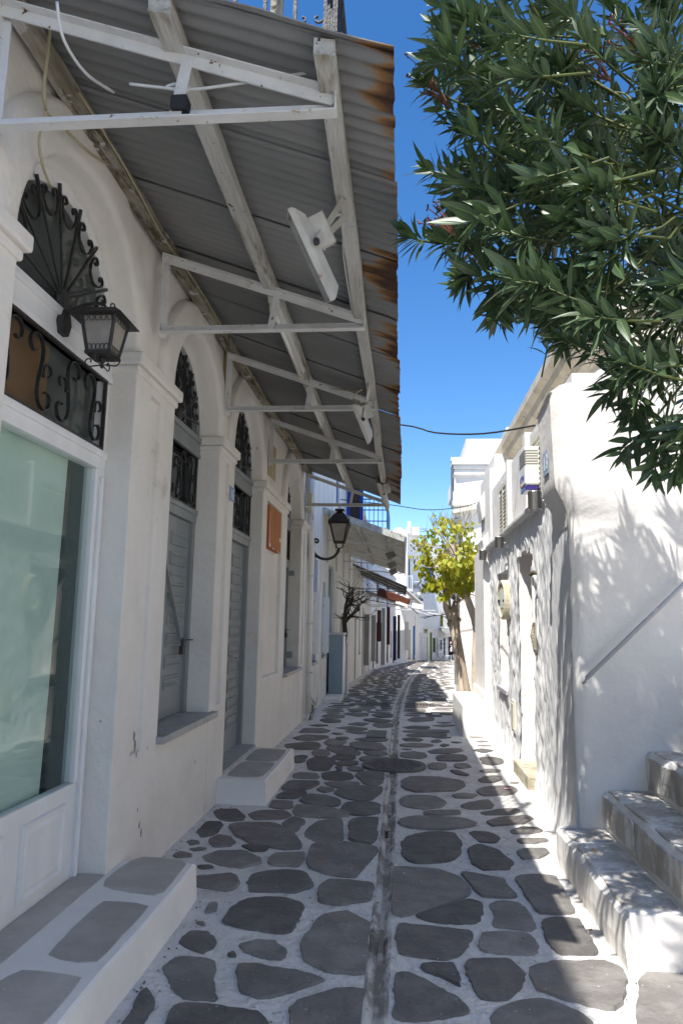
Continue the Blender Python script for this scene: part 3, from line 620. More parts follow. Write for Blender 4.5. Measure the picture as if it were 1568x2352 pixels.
def window_set(idx, y0, y1, zf, dp, fmat, style):
    """frame, fanlight, transom light, leaves of one arched opening; parts of the building"""
    X = XW-dp; yc, R_ = (y0+y1)/2, (y1-y0)/2; fwd = .075
    fr = MB()
    fr.box(X-.09, X, y0, y0+fwd, zf, ZS-.02).box(X-.09, X, y1-fwd, y1, zf, ZS-.02)
    n = 24
    ring = [(yc-R_*cos(pi*i/n), ZS-.02+R_*sin(pi*i/n)) for i in range(n+1)]; rin = [(yc-(R_-fwd)*cos(pi*i/n), ZS-.02+(R_-fwd)*sin(pi*i/n)) for i in range(n+1)]
    for i in range(n):
        a, b, c_, d = ring[i], ring[i+1], rin[i+1], rin[i]
        fr.add([(X,)+a,(X,)+b,(X,)+c_,(X,)+d,(X-.09,)+d,(X-.09,)+c_], [(0,1,2,3),(3,2,5,4)])
    f = build('window_frame', fr, fmat, bld)
    im = MB(); im.box(X-.07, X+.012, y0+.002, y1-.002, ZS-.20, ZS-.03).box(X-.06, X+.034, y0+.004, y1-.004, ZS-.07, ZS-.025).box(X-.06, X+.022, y0+.004, y1-.004, ZS-.20, ZS-.165)
    build('impost_rail', im, fmat, bld, bevel=.006)
    zt = 2.52 if style != 'shop' else 2.56
    im = MB(); im.box(X-.07, X+.008, y0+.003, y1-.003, zt-.10, zt).box(X-.06, X+.02, y0+.005, y1-.005, zt-.03, zt+.012)
    build('transom_rail', im, fmat, bld, bevel=.006)
    # panes
    Xg = X-.05; pn = MB(); arcp = [(Xg, yc-(R_-.05)*cos(pi*i/n), ZS-.03+(R_-.05)*sin(pi*i/n)) for i in range(n+1)]
    gm = SGLASS if style == 'shop' else DGLASS
    pn.prism(arcp, (-.006, 0, 0)); build('pane', pn, gm, f)
    build('pane', MB().box(Xg-.006, Xg, y0+fwd-.01, y1-fwd+.01, zt-.01, ZS-.19), gm, f)
    # fan grille: spokes, scrolls, hub
    gr = build('fan_hub', MB().lathe([(.0,-.02),(.05,-.018),(.06,0),(.05,.018),(0,.02)], (X+.012, yc, ZS+.03), 12, 'X'), IRON, bld)
    Rf = R_-.085; ns = 8
    for i in range(ns):
        t = pi*(i+.35)/(ns-.3); a = (yc-.05*cos(t), ZS+.03+.05*sin(t)); b = (yc-Rf*cos(t), ZS+.02+Rf*sin(t))
        pts = [(a[0]+(b[0]-a[0])*q, a[1]+(b[1]-a[1])*q) for q in (0, .5, 1)]
        build('spoke', MB().tube([(X+.012, p[0], p[1]) for p in pts], [.008,.008,.011], 6), IRON, gr)
        if i < ns-1:
            t2 = pi*(i+1.35)/(ns-.3); tm = (t+t2)/2; rr = Rf*.80; wd = 2*rr*sin((t2-t)/2)
            er = Vector((-cos(tm), sin(tm))); et = Vector((sin(tm), cos(tm))); P = []
            lc_ = [(-wd*.5+.045+q[0]*.030, .05+q[1]*.030) for q in spiral(.3, 1, pi-5.2, pi, 11)]
            arcm = [(-(wd*.5-.015)*cos(q), .05-sin(q)*.115) for q in [pi*j/9 for j in range(1, 9)]]
            P = lc_+arcm+[(-p[0], p[1]) for p in lc_][::-1]
            pts = [(yc+er.x*(rr+p[1])+et.x*p[0], ZS+.02+er.y*(rr+p[1])+et.y*p[0]) for p in P]
            iron('scroll', pts, X+.012, .016, .007, gr)
    # transom grille: S scrolls
    gt = build('grille_border', MB().box(X-.004, X+.018, y0+fwd, y1-fwd, zt+.012, zt+.026).box(X-.004, X+.018, y0+fwd, y1-fwd, ZS-.215, ZS-.201)
               .box(X-.004, X+.018, y0+fwd, y0+fwd+.014, zt+.026, ZS-.215).box(X-.004, X+.018, y1-fwd-.014, y1-fwd, zt+.026, ZS-.215), IRON, bld)
    ya, yb, za, zb = y0+fwd+.016, y1-fwd-.016, zt+.028, ZS-.217; W_ = (yb-ya)/4; H_ = zb-za; tw = .02 if style == 'shop' else .016
    r_ = min(W_*.27, H_*.22); h_ = H_/2-r_-.004; a_ = W_*.5-r_*1.05; zc = (za+zb)/2
    for i in range(4):
        c0 = ya+W_*(i+.5); sg = 1 if i % 2 else -1
        top = [(-a_+q[0]*r_, h_+q[1]*r_) for q in spiral(.28, 1, 5.2, 0, 14)]
        P0, P3 = (-a_+r_, h_), (a_-r_, -h_); mid = []
        for j in range(1, 10):
            t = j/10; b0, b1, b2, b3 = (1-t)**3, 3*t*(1-t)**2, 3*t*t*(1-t), t**3
            mid.append((b0*P0[0]+b1*P0[0]+b2*P3[0]+b3*P3[0], b0*P0[1]+b1*(P0[1]-h_*1.0)+b2*(P3[1]+h_*1.0)+b3*P3[1]))
        pts = top+mid+[(-p[0], -p[1]) for p in top][::-1]
        iron('scroll', [(c0+sg*p[0], zc+p[1]) for p in pts], X+.008, tw, .008, gt)
        # side curl hooked to the middle of each S
        hk = [(sg*W_*.02, 0)]+[(sg*(W_*.26)+sg*q[0]*r_*.7, h_*.15+q[1]*r_*.7) for q in spiral(1, .3, pi*1.2, pi*1.2-5, 12)]
        iron('scroll', [(c0+p[0], zc+p[1]) for p in hk], X+.010, tw*.85, .007, gt)
    return X, f, zt
def panel_mesh(w_, h_, mat):
    """raised and fielded door panel in the YZ plane facing +X, origin at its centre"""
    r = [(w_/2, h_/2, 0), (w_/2-.006, h_/2-.006, .015), (w_/2-.020, h_/2-.020, .015), (w_/2-.030, h_/2-.030, .0015), (w_/2-.055, h_/2-.055, .011)]
    mb = MB()
    for a, b, x in r: mb.v += [(x,-a,-b),(x,a,-b),(x,a,b),(x,-a,b)]
    for i in range(len(r)-1):
        for j in range(4): mb.f.append((i*4+j, i*4+(j+1) % 4, i*4+4+(j+1) % 4, i*4+4+j))
    k = len(r)*4-4; mb.f.append((k,k+1,k+2,k+3))
    return mesh_of('panel', mb, mat)
def leaves(y0, y1, zf, zt, X, rows, name, ncol=1, xoff=-.03):
    w_ = (y1-y0-.15-.006)/2
    for i in range(2):
        a = y0+.075+i*(w_+.006)
        lf = build(name, MB().box(X-.07, X+xoff, a+.002, a+w_-.002, zf+.012, zt-.102), GREYP, bld, bevel=.004)
        H_ = zt-.10-zf-.30; ph = H_/rows; pw = w_-.16
        me = panel_mesh(pw, ph-.055, GREYP)
        for r in range(rows): inst('panel', me, lf, (X+xoff+.001, a+w_/2, zf+.20+ph*(r+.5)))
    return
GLS = []
# showcase (white painted timber, plate glass, kick panels)
y0, y1, zf, dp = OPEN[0]
X, f, zt = window_set(0, y0, y1, zf, dp, WHITEP, 'shop')
sf = MB(); sf.box(X-.06, X-.002, y0+.075, y1-.075, zf, .70).box(X-.06, X+.006, y0+.075, y0+.115, .70, 2.46).box(X-.06, X+.006, y1-.115, y1-.075, .70, 2.46)
sfo = build('showcase_frame', sf, WHITEP, bld, bevel=.008)
build('jamb_moulding', MB().box(X, X+.022, y1-.065, y1-.045, zf, 2.42).box(X, X+.014, y1-.03, y1-.012, zf, 2.42), WHITEP, bld, bevel=.005)
me = panel_mesh(.44, .36, WHITEP)
for yy_ in (3.02, 3.62): inst('kick_panel', me, sfo, (X-.001, yy_, .44))
build('plate_glass', MB().box(X-.03, X-.022, y0+.11, y1-.112, .695, 2.465), GLASS, sfo)
# pale green sheet hung behind the glass, its far edge curling back, dark interior behind
mb = MB(); n = 14
prof = [(X-.085-.0*i, y0+.05+(3.73-y0-.05)*i/8) for i in range(9)]+[(X-.088,3.745),(X-.10,3.755),(X-.13,3.76)]
for z in (.66, 1.2, 1.8, 2.5):
    for (x_, y_) in prof: mb.v.append((x_+.004*sin(y_*9+z*3), y_+(.012*sin(z*3.0)-(.03 if z < .7 else 0)), z))
k = len(prof)
for i in range(3):
    for j in range(k-1): mb.f.append((i*k+j, i*k+j+1, (i+1)*k+j+1, (i+1)*k+j))
build('display_backing_sheet', mb, TEAL, sfo, smooth=True)
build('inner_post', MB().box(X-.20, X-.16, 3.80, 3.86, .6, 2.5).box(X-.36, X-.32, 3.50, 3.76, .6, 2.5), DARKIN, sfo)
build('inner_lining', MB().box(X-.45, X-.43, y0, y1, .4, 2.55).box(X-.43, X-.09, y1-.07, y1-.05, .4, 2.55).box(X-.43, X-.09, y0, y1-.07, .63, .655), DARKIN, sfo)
build('brown_backing_card', MB().box(X-.049, X-.0485, y0+.08, 3.38, 2.58, 2.98), BROWNIN, sfo)
for idx in (1, 3):
    y0, y1, zf, dp = OPEN[idx]; X, f, zt = window_set(idx, y0, y1, zf, dp, GREYP, 'win')
    leaves(y0, y1, zf, zt, X, 8 if idx == 1 else 9, 'shutter')
    sl_ = MB().box(XW-.3, XW+.055, y0-.02, y1+.10, zf-.045, zf+.004); build('window_sill', sl_, SILL, bld, bevel=.006)
y0, y1, zf, dp = OPEN[2]; X, f, zt = window_set(2, y0, y1, zf, dp, GREYP, 'win')
leaves(y0, y1, zf+.02, zt, X, 10, 'door', xoff=-.045)
build('threshold', MB().box(XW-.3, XW+.012, y0+.002, y1-.002, zf-.05, zf+.02), SILL, bld, bevel=.005)
# lever handle
hd = MB().tube([(X-.05,7.42,1.22),(X+.01,7.42,1.22),(X+.02,7.44,1.222),(X+.022,7.50,1.215),(X+.012,7.53,1.20)], .009, 8)
build('door_handle', hd, STEEL, bld, smooth=True)
build('hinge_plate', MB().box(XW-.19, XW-.10, 11.2, 11.226, 2.30, 2.38).box(XW-.19, XW-.10, 11.2, 11.226, 1.02, 1.12), GREYP, bld)
# flaked plaster at the foot of the first pier
CHIP = pm('flaked_plaster', (.33,.28,.22), (.20,.165,.13), ns=20, bump=1, bs=40, rough=.95)
rc = random.Random(2)
for (x_, y_, s_) in ((308,1690,.026),(310,1716,.034),(313,1735,.016),(320,1895,.016),(324,1912,.020),(448,1750,.012),(316,1860,.009)):
    c0 = onX(x_, y_, XW); P = []
    for k in range(11):
        q = 2*pi*k/11; rr = s_*rc.uniform(.45,1.1); P.append((XW+.0005, c0.y+cos(q)*rr*.55, c0.z+sin(q)*rr*1.5))
    build('plaster_flake', MB().prism(P, (.002,0,0)), CHIP, bld)
# recess planks (bare timber let into the spandrels)
build('timber_insert', MB().box(XS-.02, XS+.028, 5.34, 5.62, 3.86, 4.14), PLANK, bld)
build('timber_insert', MB().box(XS-.02, XS+.03, 6.22, 6.40, 3.52, 4.1), PLANK, bld)
build('timber_insert', MB().box(XS-.02, XS+.012, 8.50, 9.0, 3.38, 3.82), PLANK, bld)
# security bars with padlocks
def padlock_bar(ya, za, yb, zb, X, label):
    t = thing('security_bar', label, 'security bar', (X, yb, zb-.1), 'padlocked shutter bars')
    build('bar', MB().bar((X, ya, za), (X, yb, zb), .018, .03, (1,0,0)), GREYP, t)
    build('padlock_body', MB().box(X+.0, X+.035, yb-.035, yb+.035, zb-.11, zb-.04), IRON, t, bevel=.005)
    build('shackle', MB().tube([(X+.017, yb-.022, zb-.04),(X+.017, yb-.022, zb+.0),(X+.017, yb-.01, zb+.02),(X+.017, yb+.01, zb+.02),(X+.017, yb+.022, zb),(X+.017, yb+.022, zb-.04)], .006, 6), IRON, t)
    build('staple', MB().tube([(X+.017,yb,zb+.01),(X+.017,yb+.3,zb+.0)], .005, 5), IRON, t)
padlock_bar(4.95, 2.42, 5.76, 1.42, XW-.185, 'diagonal padlocked iron bar across the nearer grey shutters')
padlock_bar(10.0, 2.15, 10.95, 1.45, XW-.18, 'diagonal padlocked iron bar across the farther grey shutters')
# house number 16
def digit_seg(ch):
    return {'1': [[(.35,.15),(.55,0),(.55,1)]], '6': [[(.8,.08),(.55,0),(.3,.1),(.2,.4),(.2,.75),(.35,.97),(.6,1),(.8,.88),(.82,.68),(.65,.53),(.4,.52),(.22,.66)]],
            '3': [[(.2,.12),(.45,0),(.75,.08),(.8,.28),(.6,.46),(.4,.48),(.6,.5),(.83,.68),(.78,.9),(.5,1),(.2,.9)]],
            'A': [[(0.1,1),(.5,0),(.9,1)],[(.27,.62),(.73,.62)]], 'C': [[(.9,.15),(.55,0),(.15,.25),(.15,.75),(.55,1),(.9,.85)]], 'T': [[(.05,0),(.95,0)],[(.5,0),(.5,1)]],
            'I': [[(.5,0),(.5,1)]], 'O': [[(.5,0),(.12,.25),(.12,.75),(.5,1),(.88,.75),(.88,.25),(.5,0)]], 'N': [[(.12,1),(.12,0),(.88,1),(.88,0)]]}[ch]
def lettering(txt, org, ux, uz, h, mat, par, nrm, wd=.6, th=.14):
    """strokes as thin raised bars"""
    ux, uz, nrm = Vector(ux), Vector(uz), Vector(nrm); mb = MB(); x = 0
    for ch in txt:
        if ch != ' ':
            for st in digit_seg(ch):
                pts = [Vector(org)+ux*((x+p[0]*wd)*h)+uz*((1-p[1])*h) for p in st]
                mb.strip(pts, tuple(nrm), .003, th*h)
        x += wd*1.22
    return build('lettering', mb, mat, par)
t = thing('house_number_plate', 'blue enamel number plate reading 16 on the pier beside the grey door', 'number plate', (XW, 6.42, 2.66))
build('plate', MB().box(XW+.001, XW+.007, 6.43, 6.60, 2.70, 2.84), SIGNB, t)
build('plate_border', MB().box(XW+.0075, XW+.009, 6.435, 6.595, 2.833, 2.838).box(XW+.0075, XW+.009, 6.435, 6.595, 2.702, 2.707).box(XW+.0075, XW+.009, 6.434, 6.439, 2.707, 2.833).box(XW+.0075, XW+.009, 6.591, 6.596, 2.707, 2.833), SIGNW, t)
lettering('16', (XW+.0085, 6.455, 2.725), (0,1,0), (0,0,1), .09, SIGNW, t, (1,0,0), .62, .17)
# orange notice board with torn paper corner
t = thing('notice_board', 'orange painted notice board with torn paper hung in the recessed panel', 'notice board', (XW, 8.75, 2.5))
build('board', MB().box(XW-.044, XW+.02, 8.36, 9.17, 2.46, 2.98), ORANGE, t, bevel=.003)
mb = MB()
for (a, b, c_, d) in ((8.37,8.39,2.5,2.9),(8.38,8.46,2.47,2.52),(8.95,9.16,2.46,2.475),(9.08,9.165,2.60,2.66),(8.6,8.75,2.465,2.48)):
    P = [(XW+.021, a, c_), (XW+.021, b, c_+.01), (XW+.021, b-.01, d), (XW+.021, (a+b)/2, d-.02), (XW+.021, a+.004, d)]; mb.prism(P, (.0015,0,0))
build('torn_paper', mb, SIGNW, t)
# steps on the left
def raised_step(name, label, x1, y0, y1, h, slabs, mat=WHITE2):
    t = thing(name, label, 'step', ((XW+x1)/2, (y0+y1)/2, 0))
    mb = MB(); n = 16; P = []
    for i in range(n+1):
        y = y0+(y1-y0)*i/n; P.append((x1+.012*noise.noise(Vector((y*2.2, h, 1))), y))
    for z, e in ((-.03, .012), (h*.5, .004), (h-.012, 0), (h, -.014)):
        mb.v += [(XW+.001, y0-.0, z)]+[(x+e, min(max(y, y0), y1)+(e if i == n else 0), z) for i, (x, y) in enumerate(P)]+[(XW+.001, y1+e, z)]
    k = n+3
    for i in range(3):
        for j in range(k): mb.f.append((i*k+j, i*k+(j+1) % k, (i+1)*k+(j+1) % k, (i+1)*k+j))
    mb.f.append(tuple(range(3*k, 4*k)))
    build('step_body', mb, mat, t)
    for pl in slabs:
        pts = poly_ccw([Vector((p.x, p.y, 0)) for p in pl]); sp = smooth_poly(pts, 20, .004, 3.0)
        c = sum(sp, Vector((0,0,0)))/len(sp); mb = MB()
        a = [Vector((q.x, q.y, h-.01)) for q in sp]; b = [Vector((q.x, q.y, h))+(c-q)*.02+Vector((0,0,.004)) for q in sp]; nn = len(sp)
        mb.add(a+b, [(i, (i+1) % nn, (i+1) % nn+nn, i+nn) for i in range(nn)]+[tuple(range(nn, 2*nn))])
        build('slab', mb, SLAB, t)
    return t
Uz = lambda x, y, z: onZ(x*.7972/1.5944, (2700+y*.7972)/1.5944, z)
sl1 = [[Uz(*q, .2) for q in pl] for pl in ([(463,670),(550,600),(635,548),(760,555),(868,572),(800,660),(735,735),(600,715),(480,695)], [(212,1005),(330,880),(470,750),(580,755),(695,772),(570,910),(440,1045),(330,1035),(250,1022)], [(-60,1160),(80,1068),(240,1080),(390,1100),(300,1210),(200,1330),(60,1380),(-120,1380)])]
raised_step('entrance_step', 'long whitewashed step with three marble slabs under the shop window', -1.18, 1.2, 4.30, .2, sl1)
t = ORG
sl2 = [[Vector((-1.58,6.52,0)),Vector((-1.24,6.52,0)),Vector((-1.23,7.25,0)),Vector((-1.58,7.25,0))], [Vector((-1.58,7.27,0)),Vector((-1.23,7.27,0)),Vector((-1.24,7.96,0)),Vector((-1.58,7.97,0))]]
raised_step('door_step', 'whitewashed step with grey stone treads before the grey panelled door', -1.19, 6.42, 8.06, .21, sl2)
build('shop_threshold', MB().box(XW-.16, XW+.002, 2.68, 4.03, .1, .2045), SLAB, bld)
# ------------------------------------------------------------------ corrugated awning
aw = thing('corrugated_awning', 'rusty grey corrugated metal awning on white iron brackets over the shop front', 'awning', (-.9, 6.8, 3.5))
def sz(x): return 3.535+.375*(-.04-x)
PIT = .076; Y0A, Y1A = 2.21, 11.72; nsh = 13; SW = (Y1A-Y0A)/nsh
for s_ in range(nsh):
    a, b = Y0A+s_*SW-.03, Y0A+(s_+1)*SW+.03; per = 8; n = int((b-a)/PIT*per); xs_ = [-1.67, -1.2, -.75, -.3, -.12, -.04]
    e0 = rnd.uniform(-.012, .016); lift = .004 if s_ % 2 else 0; skew = rnd.uniform(-.008, .008); mb = MB()
    for i in range(n+1):
        y = a+(b-a)*i/n; ph = 2*pi*(y-Y0A)/PIT
        for x in xs_:
            xx = x+(e0+skew*(y-a)/SW if x > -.1 else 0); dmg = .006*noise.noise(Vector((y*6, x*3, 2)))*(1 if x > -.2 else .4)
            mb.v.append((xx+(.008*noise.noise(Vector((y*14, 1, 1))) if x > -.1 else 0), y+skew*(x+1), sz(x)+.0095*cos(ph)+.013*(y-a)/SW+dmg-(.012*abs(noise.noise(Vector((y*1.7,5,5)))) if x > -.1 else 0)))
    k = len(xs_)
    for i in range(n):
        for j in range(k-1): mb.f.append((i*k+j, (i+1)*k+j, (i+1)*k+j+1, i*k+j+1))
    build('corrugated_sheet', mb, SHEET, aw, smooth=True)
# folded near edge strip
mb = MB(); P = []
for i in range(15):
    x = -1.67+i*(1.63)/14; P.append((x, 2.178+.008*sin(i*1.7), sz(x)+.002-.006*abs(sin(i*2.1))))
mb.strip(P, (0,1,.25), .06, .004); build('edge_flashing', mb, SHEET, aw)
def wob_beam(name, X, zb, w_, h_, mat, y0=2.19, y1=11.75, tilt=-.36):
    mb = MB(); n = 36; vs = []
    for i in range(n+1):
        y = y0+(y1-y0)*i/n; dx = .010*noise.noise(Vector((X*5, y*.9, 0))); dz = .012*noise.noise(Vector((X*5, y*.8, 7)))
        for (a, b) in ((-w_/2,0),(w_/2,tilt*w_*.5),(w_/2,h_+tilt*w_*.5),(-w_/2,h_)):
            vs.append((X+a+dx+.004*noise.noise(Vector((a*90, y*6, b*40))), y, zb+b+dz))
    fs = []
    for i in range(n):
        for j in range(4):
            j2 = (j+1) % 4; fs.append((i*4+j, i*4+j2, i*4+4+j2, i*4+4+j))
    fs += [(0,1,2,3), (n*4+3,n*4+2,n*4+1,n*4)]; mb.add(vs, fs)
    return build(name, mb, mat, aw)
wob_beam('wall_beam', -1.585, 4.03, .085, .07, WOODR)
wob_beam('middle_beam', -.885, 3.765, .085, .075, WOODB)
wob_beam('outer_beam', -.285, 3.548, .075, .065, WOODB)
for Yb in (2.38, 4.36, 6.14, 8.28, 11.5):
    br = build('bracket_post', MB().box(XW+.002, XW+.012, Yb-.025, Yb+.025, 3.44, 4.03).box(XW+.012, XW+.045, Yb+.018, Yb+.025, 3.44, 4.03), RIRON, aw)
    build('bottom_bar', MB().box(XW+.012, -.262, Yb-.024, Yb+.024, 3.468, 3.476).box(XW+.012, -.262, Yb+.016, Yb+.024, 3.476, 3.522), RIRON, br)
    mb = MB(); mb.bar((XW+.012, Yb-.002, 3.995), (-.262, Yb-.002, 3.525), .008, .055); mb.bar((XW+.012, Yb-.022, 4.018), (-.262, Yb-.022, 3.548), .036, .007)
    build('top_bar', mb, RIRON, br)
    build('hanger', MB().bar((-.87, Yb-.008, 3.478), (-.83, Yb-.008, 3.73), .045, .006, (0,1,0)), RIRON, br)
    build('end_plate', MB().box(-.262, -.254, Yb-.024, Yb+.024, 3.468, 3.585), RIRON, br)
# black tape and cable loop on the nearest bracket
build('tape_wrap', MB().box(-.885, -.82, 2.352, 2.41, 3.50, 3.56), CABLEB, aw, bevel=.006)
# floodlights
def floodlight(c, l, w_, L_, W_, D_, beam, label):
    c, l, w_ = Vector(c), Vector(l).normalized(), Vector(w_); w_ = (w_-l*w_.dot(l)).normalized(); n = l.cross(w_).normalized()
    if n.z > 0: n = -n
    t = thing('floodlight', label, 'floodlight', tuple(c), 'floodlights under the corrugated awning')
    def R4(lx, wx, dn): return [c+l*lx*a+w_*wx*b+n*dn for a, b in ((-1,-1),(1,-1),(1,1),(-1,1))]
    mb = MB(); A = R4(L_/2, W_/2, 0)+R4(L_/2, W_/2, -.012)+R4(L_*.40, W_*.40, -.045)
    mb.add(A, [(0,1,2,3)]+[(i,(i+1)%4,(i+1)%4+4,i+4) for i in range(4)]+[(i+4,(i+1)%4+4,(i+1)%4+8,i+8) for i in range(4)]+[(8,9,10,11)])
    build('housing', mb, FLOODG, t, bevel=.004)
    c2 = c-l*L_*.20; mb = MB(); B = [c2+l*a*L_*.17+w_*b*W_*.28-n*dn for dn in (.04, D_+.02) for a, b in ((-1,-1),(1,-1),(1,1),(-1,1))]
    mb.add(B, [(0,1,2,3),(7,6,5,4)]+[(i,(i+1)%4,(i+1)%4+4,i+4) for i in range(4)]); build('ballast_box', mb, FLOODG, t, bevel=.006)
    build('rim', MB().strip([c+l*L_/2*a+w_*W_/2*b+n*.006 for a, b in ((-1,-1),(1,-1),(1,1),(-1,1),(-1,-1))], tuple(n), .022, .012), FLOODG, t)
    build('lens', MB().prism(R4(L_*.46, W_*.44, .003), n*.003), FROSTG, t)
    be = Vector(beam); mb = MB()
    for sg in (-1, 1):
        j = c+w_*(W_*.5+.008)*sg-n*(D_*.35)-l*L_*.1; k = be+Vector((0, .07*sg, 0)); mb.strip([j, j.lerp(k, .85), k], tuple(l), .03, .005)
    mb.strip([be+Vector((0,-.07,0)), be+Vector((0,.07,0))], (1,0,0), .03, .006)
    build('bracket', mb, FLOODG, t); build('pivot_bolt', MB().lathe([(.0,-.012),(.014,-.01),(.014,.01),(0,.012)], tuple(c+w_*(W_*.5+.012)*-1-n*(D_*.35)-l*L_*.1), 8, 'Y'), IRON, t)
floodlight((-.41,2.92,3.19), (.40,.42,-.78), (-.16,.88,.38), .40, .30, .10, (-.285,3.10,3.535), 'large grey floodlight hanging nearest under the awning edge')
floodlight((-.35,5.72,3.25), (.35,.45,-.8), (-.03,.87,.42), .34, .26, .09, (-.285,5.72,3.54), 'middle floodlight with rusty bracket under the awning edge')
floodlight((-.30,10.0,3.40), (.30,.45,-.8), (-.03,.87,.42), .44, .30, .11, (-.285,9.9,3.55), 'farthest floodlight with rusty bracket near the awning end')
# fluorescent battens
def batten(ya, yb, label):
    t = thing('fluorescent_batten', label, 'strip light', (-.885, ya, 3.7), 'strip lights on the middle beam'); zt_ = 3.762
    build('channel', MB().box(-.915, -.855, ya, yb, zt_-.045, zt_), PLASTW, t, bevel=.004)
    mb = MB().tube([(-.885, ya+.05, zt_-.085), (-.885, yb-.05, zt_-.085)], .018, 10); build('tube', mb, PLASTW, t, smooth=True)
    for q in (ya, yb-.05): build('end_cap', MB().box(-.905, -.865, q, q+.05, zt_-.11, zt_-.045), PLASTIC, t, bevel=.004)
batten(4.46, 5.85, 'fluorescent strip light between the second and third awning brackets')
batten(6.35, 7.4, 'short fluorescent strip light just past the third awning bracket')
batten(8.75, 10.3, 'fluorescent strip light near the far end of the awning')
# loose cables under the awning
def cable(name, pts, r, mat, label, sub=4):
    pts = [Vector(p) for p in pts]; out = []
    for i in range(len(pts)-1):
        p0, p1, p2, p3 = pts[max(i-1,0)], pts[i], pts[i+1], pts[min(i+2,len(pts)-1)]
        for s_ in range(sub):
            q = s_/sub; out.append(.5*((2*p1)+(p2-p0)*q+(2*p0-5*p1+4*p2-p3)*q*q+(-p0+3*p1-3*p2+p3)*q**3))
    out.append(pts[-1]); return tag(build(name, MB().tube(out, r, 6), mat, None, smooth=True), label, 'cable')
cable('loose_cable', [onX(122,-10,-1.45)]+[onX(x,y,-1.5) for x, y in ((118,40),(112,110),(104,180),(103,232))]+[onX(x,y,-1.56) for x, y in ((110,262),(135,280),(165,312),(205,350))]+[onX(x,y,-1.6) for x, y in ((250,378),(288,388),(310,425),(345,480))], .007, CABLEY, 'yellowed loose cable drooping past the nearest bracket onto the arch')
cable('loose_cable', [onX(108,255,-1.52),onX(97,290,-1.55),onX(90,330,-1.56),onX(100,385,-1.58),onX(118,430,-1.6)], .006, CABLEY, 'thin cable hanging down over the big arched fanlight')
cable('loose_cable', [onX(132,5,-1.2),onX(140,70,-1.2),onX(165,125,-1.2),onX(205,175,-1.2),onX(262,212,-1.2)], .006, CABLEW, 'white loose cable sagging from the sheet to the nearest bracket')
bb = lambda x, y: onY(x, y, 2.40)
cable('loose_cable', [bb(298,193),bb(340,198),bb(385,203),bb(420,210),bb(435,203),bb(420,194),bb(395,195),bb(385,203),bb(450,205),bb(520,196),bb(600,184),bb(660,175),bb(720,163),bb(742,150)], .006, CABLEW, 'white cable looped along the nearest bracket bar')
cable('beam_cable', [(-1.535+.012*sin(i*2.3), 2.9+i*.62, 4.035+.012*cos(i*1.7)) for i in range(14)], .006, CABLEY, 'yellowed cable stapled along the old timber at the wall')
cable('lamp_cable', [(-.36,2.98,3.26),(-.40,3.06,3.40),(-.34,3.12,3.50),(-.30,3.2,3.545),(-.33,3.6,3.56),(-.33,4.3,3.55)], .005, CABLEW, 'white flex running from the nearest floodlight along the outer beam')
cable('lamp_cable', [(-.33,5.74,3.32),(-.42,5.70,3.44),(-.36,5.78,3.54),(-.40,6.0,3.60),(-.62,6.12,3.66),(-.86,6.2,3.72)], .005, CABLEY, 'yellowed flex hanging from the middle floodlight')
# overhead wires
cable('overhead_wire', [(-1.66,10.3,4.62), onY(915,975,9.3), onY(1000,994,8.9), onY(1110,996,8.4), onY(1228,977,7.95)], .011, CABLEB, 'black wire sagging across the lane high in the sky')
cable('overhead_wire', [(-1.64,18.3,4.75), onY(900,1160,18), onY(980,1171,18), onY(1055,1165,18), onY(1110,1150,18)], .011, CABLEB, 'lower black wire crossing the lane just above the leafy tree')
# balcony with black wrought iron railing above the awning
bc = thing('iron_balcony', 'balcony with black scrolled iron railing above the awning', 'balcony', (XW, 4.6, 4.36))
build('slab', MB().box(XS-.05, -.36, 3.12, 6.6, 4.36, 4.46), WHITE2, bc, bevel=.01)
bx = -.41
for i in range(8):
    x = bx-i*.158
    if x > XS+.02: build('baluster', MB().box(x-.009, x+.009, 3.191, 3.209, 4.46, 5.45), IRON, bc)
me_b = mesh_of('baluster', MB().box(-.008,.008,-.008,.008,0,.97), IRON)
for i in range(1, 27): inst('baluster', me_b, bc, (bx, 3.2+i*.125, 4.47))
build('top_rail', MB().box(XS, bx+.02, 3.18, 3.22, 5.45, 5.48).box(bx-.02, bx+.02, 3.22, 6.5, 5.45, 5.48), IRON, bc)
build('bottom_rail', MB().box(XS, bx+.012, 3.19, 3.21, 4.52, 4.54).box(bx-.012, bx+.012, 3.21, 6.5, 4.52, 4.54), IRON, bc)
for i in range(7):
    x = bx-i*.158-.079
    if x < XS+.06: break
    for sg in (-1, 1):
        for zc in (4.66, 5.22):
            pts = [Vector((x+sg*.040+sg*q[0]*.034, 3.2, zc+q[1]*.034)) for q in spiral(.2, 1, 4.6-3*pi, pi*.05, 14)]
            pts += [Vector((x+sg*.070, 3.2, zc-.05)), Vector((x+sg*.045, 3.2, zc-.10)), Vector((x+sg*.004, 3.2, zc-.14))]
            build('scroll', MB().strip(pts, (0,1,0), .014, .006), IRON, bc)
build('balcony_door', MB().box(XS-.02, XS+.025, 3.9, 5.3, 4.46, 6.5), BLUEP, bc)
build('balcony_post', MB().box(-.72, -.66, 3.3, 3.36, 4.46, 6.9), WOODR, bc)
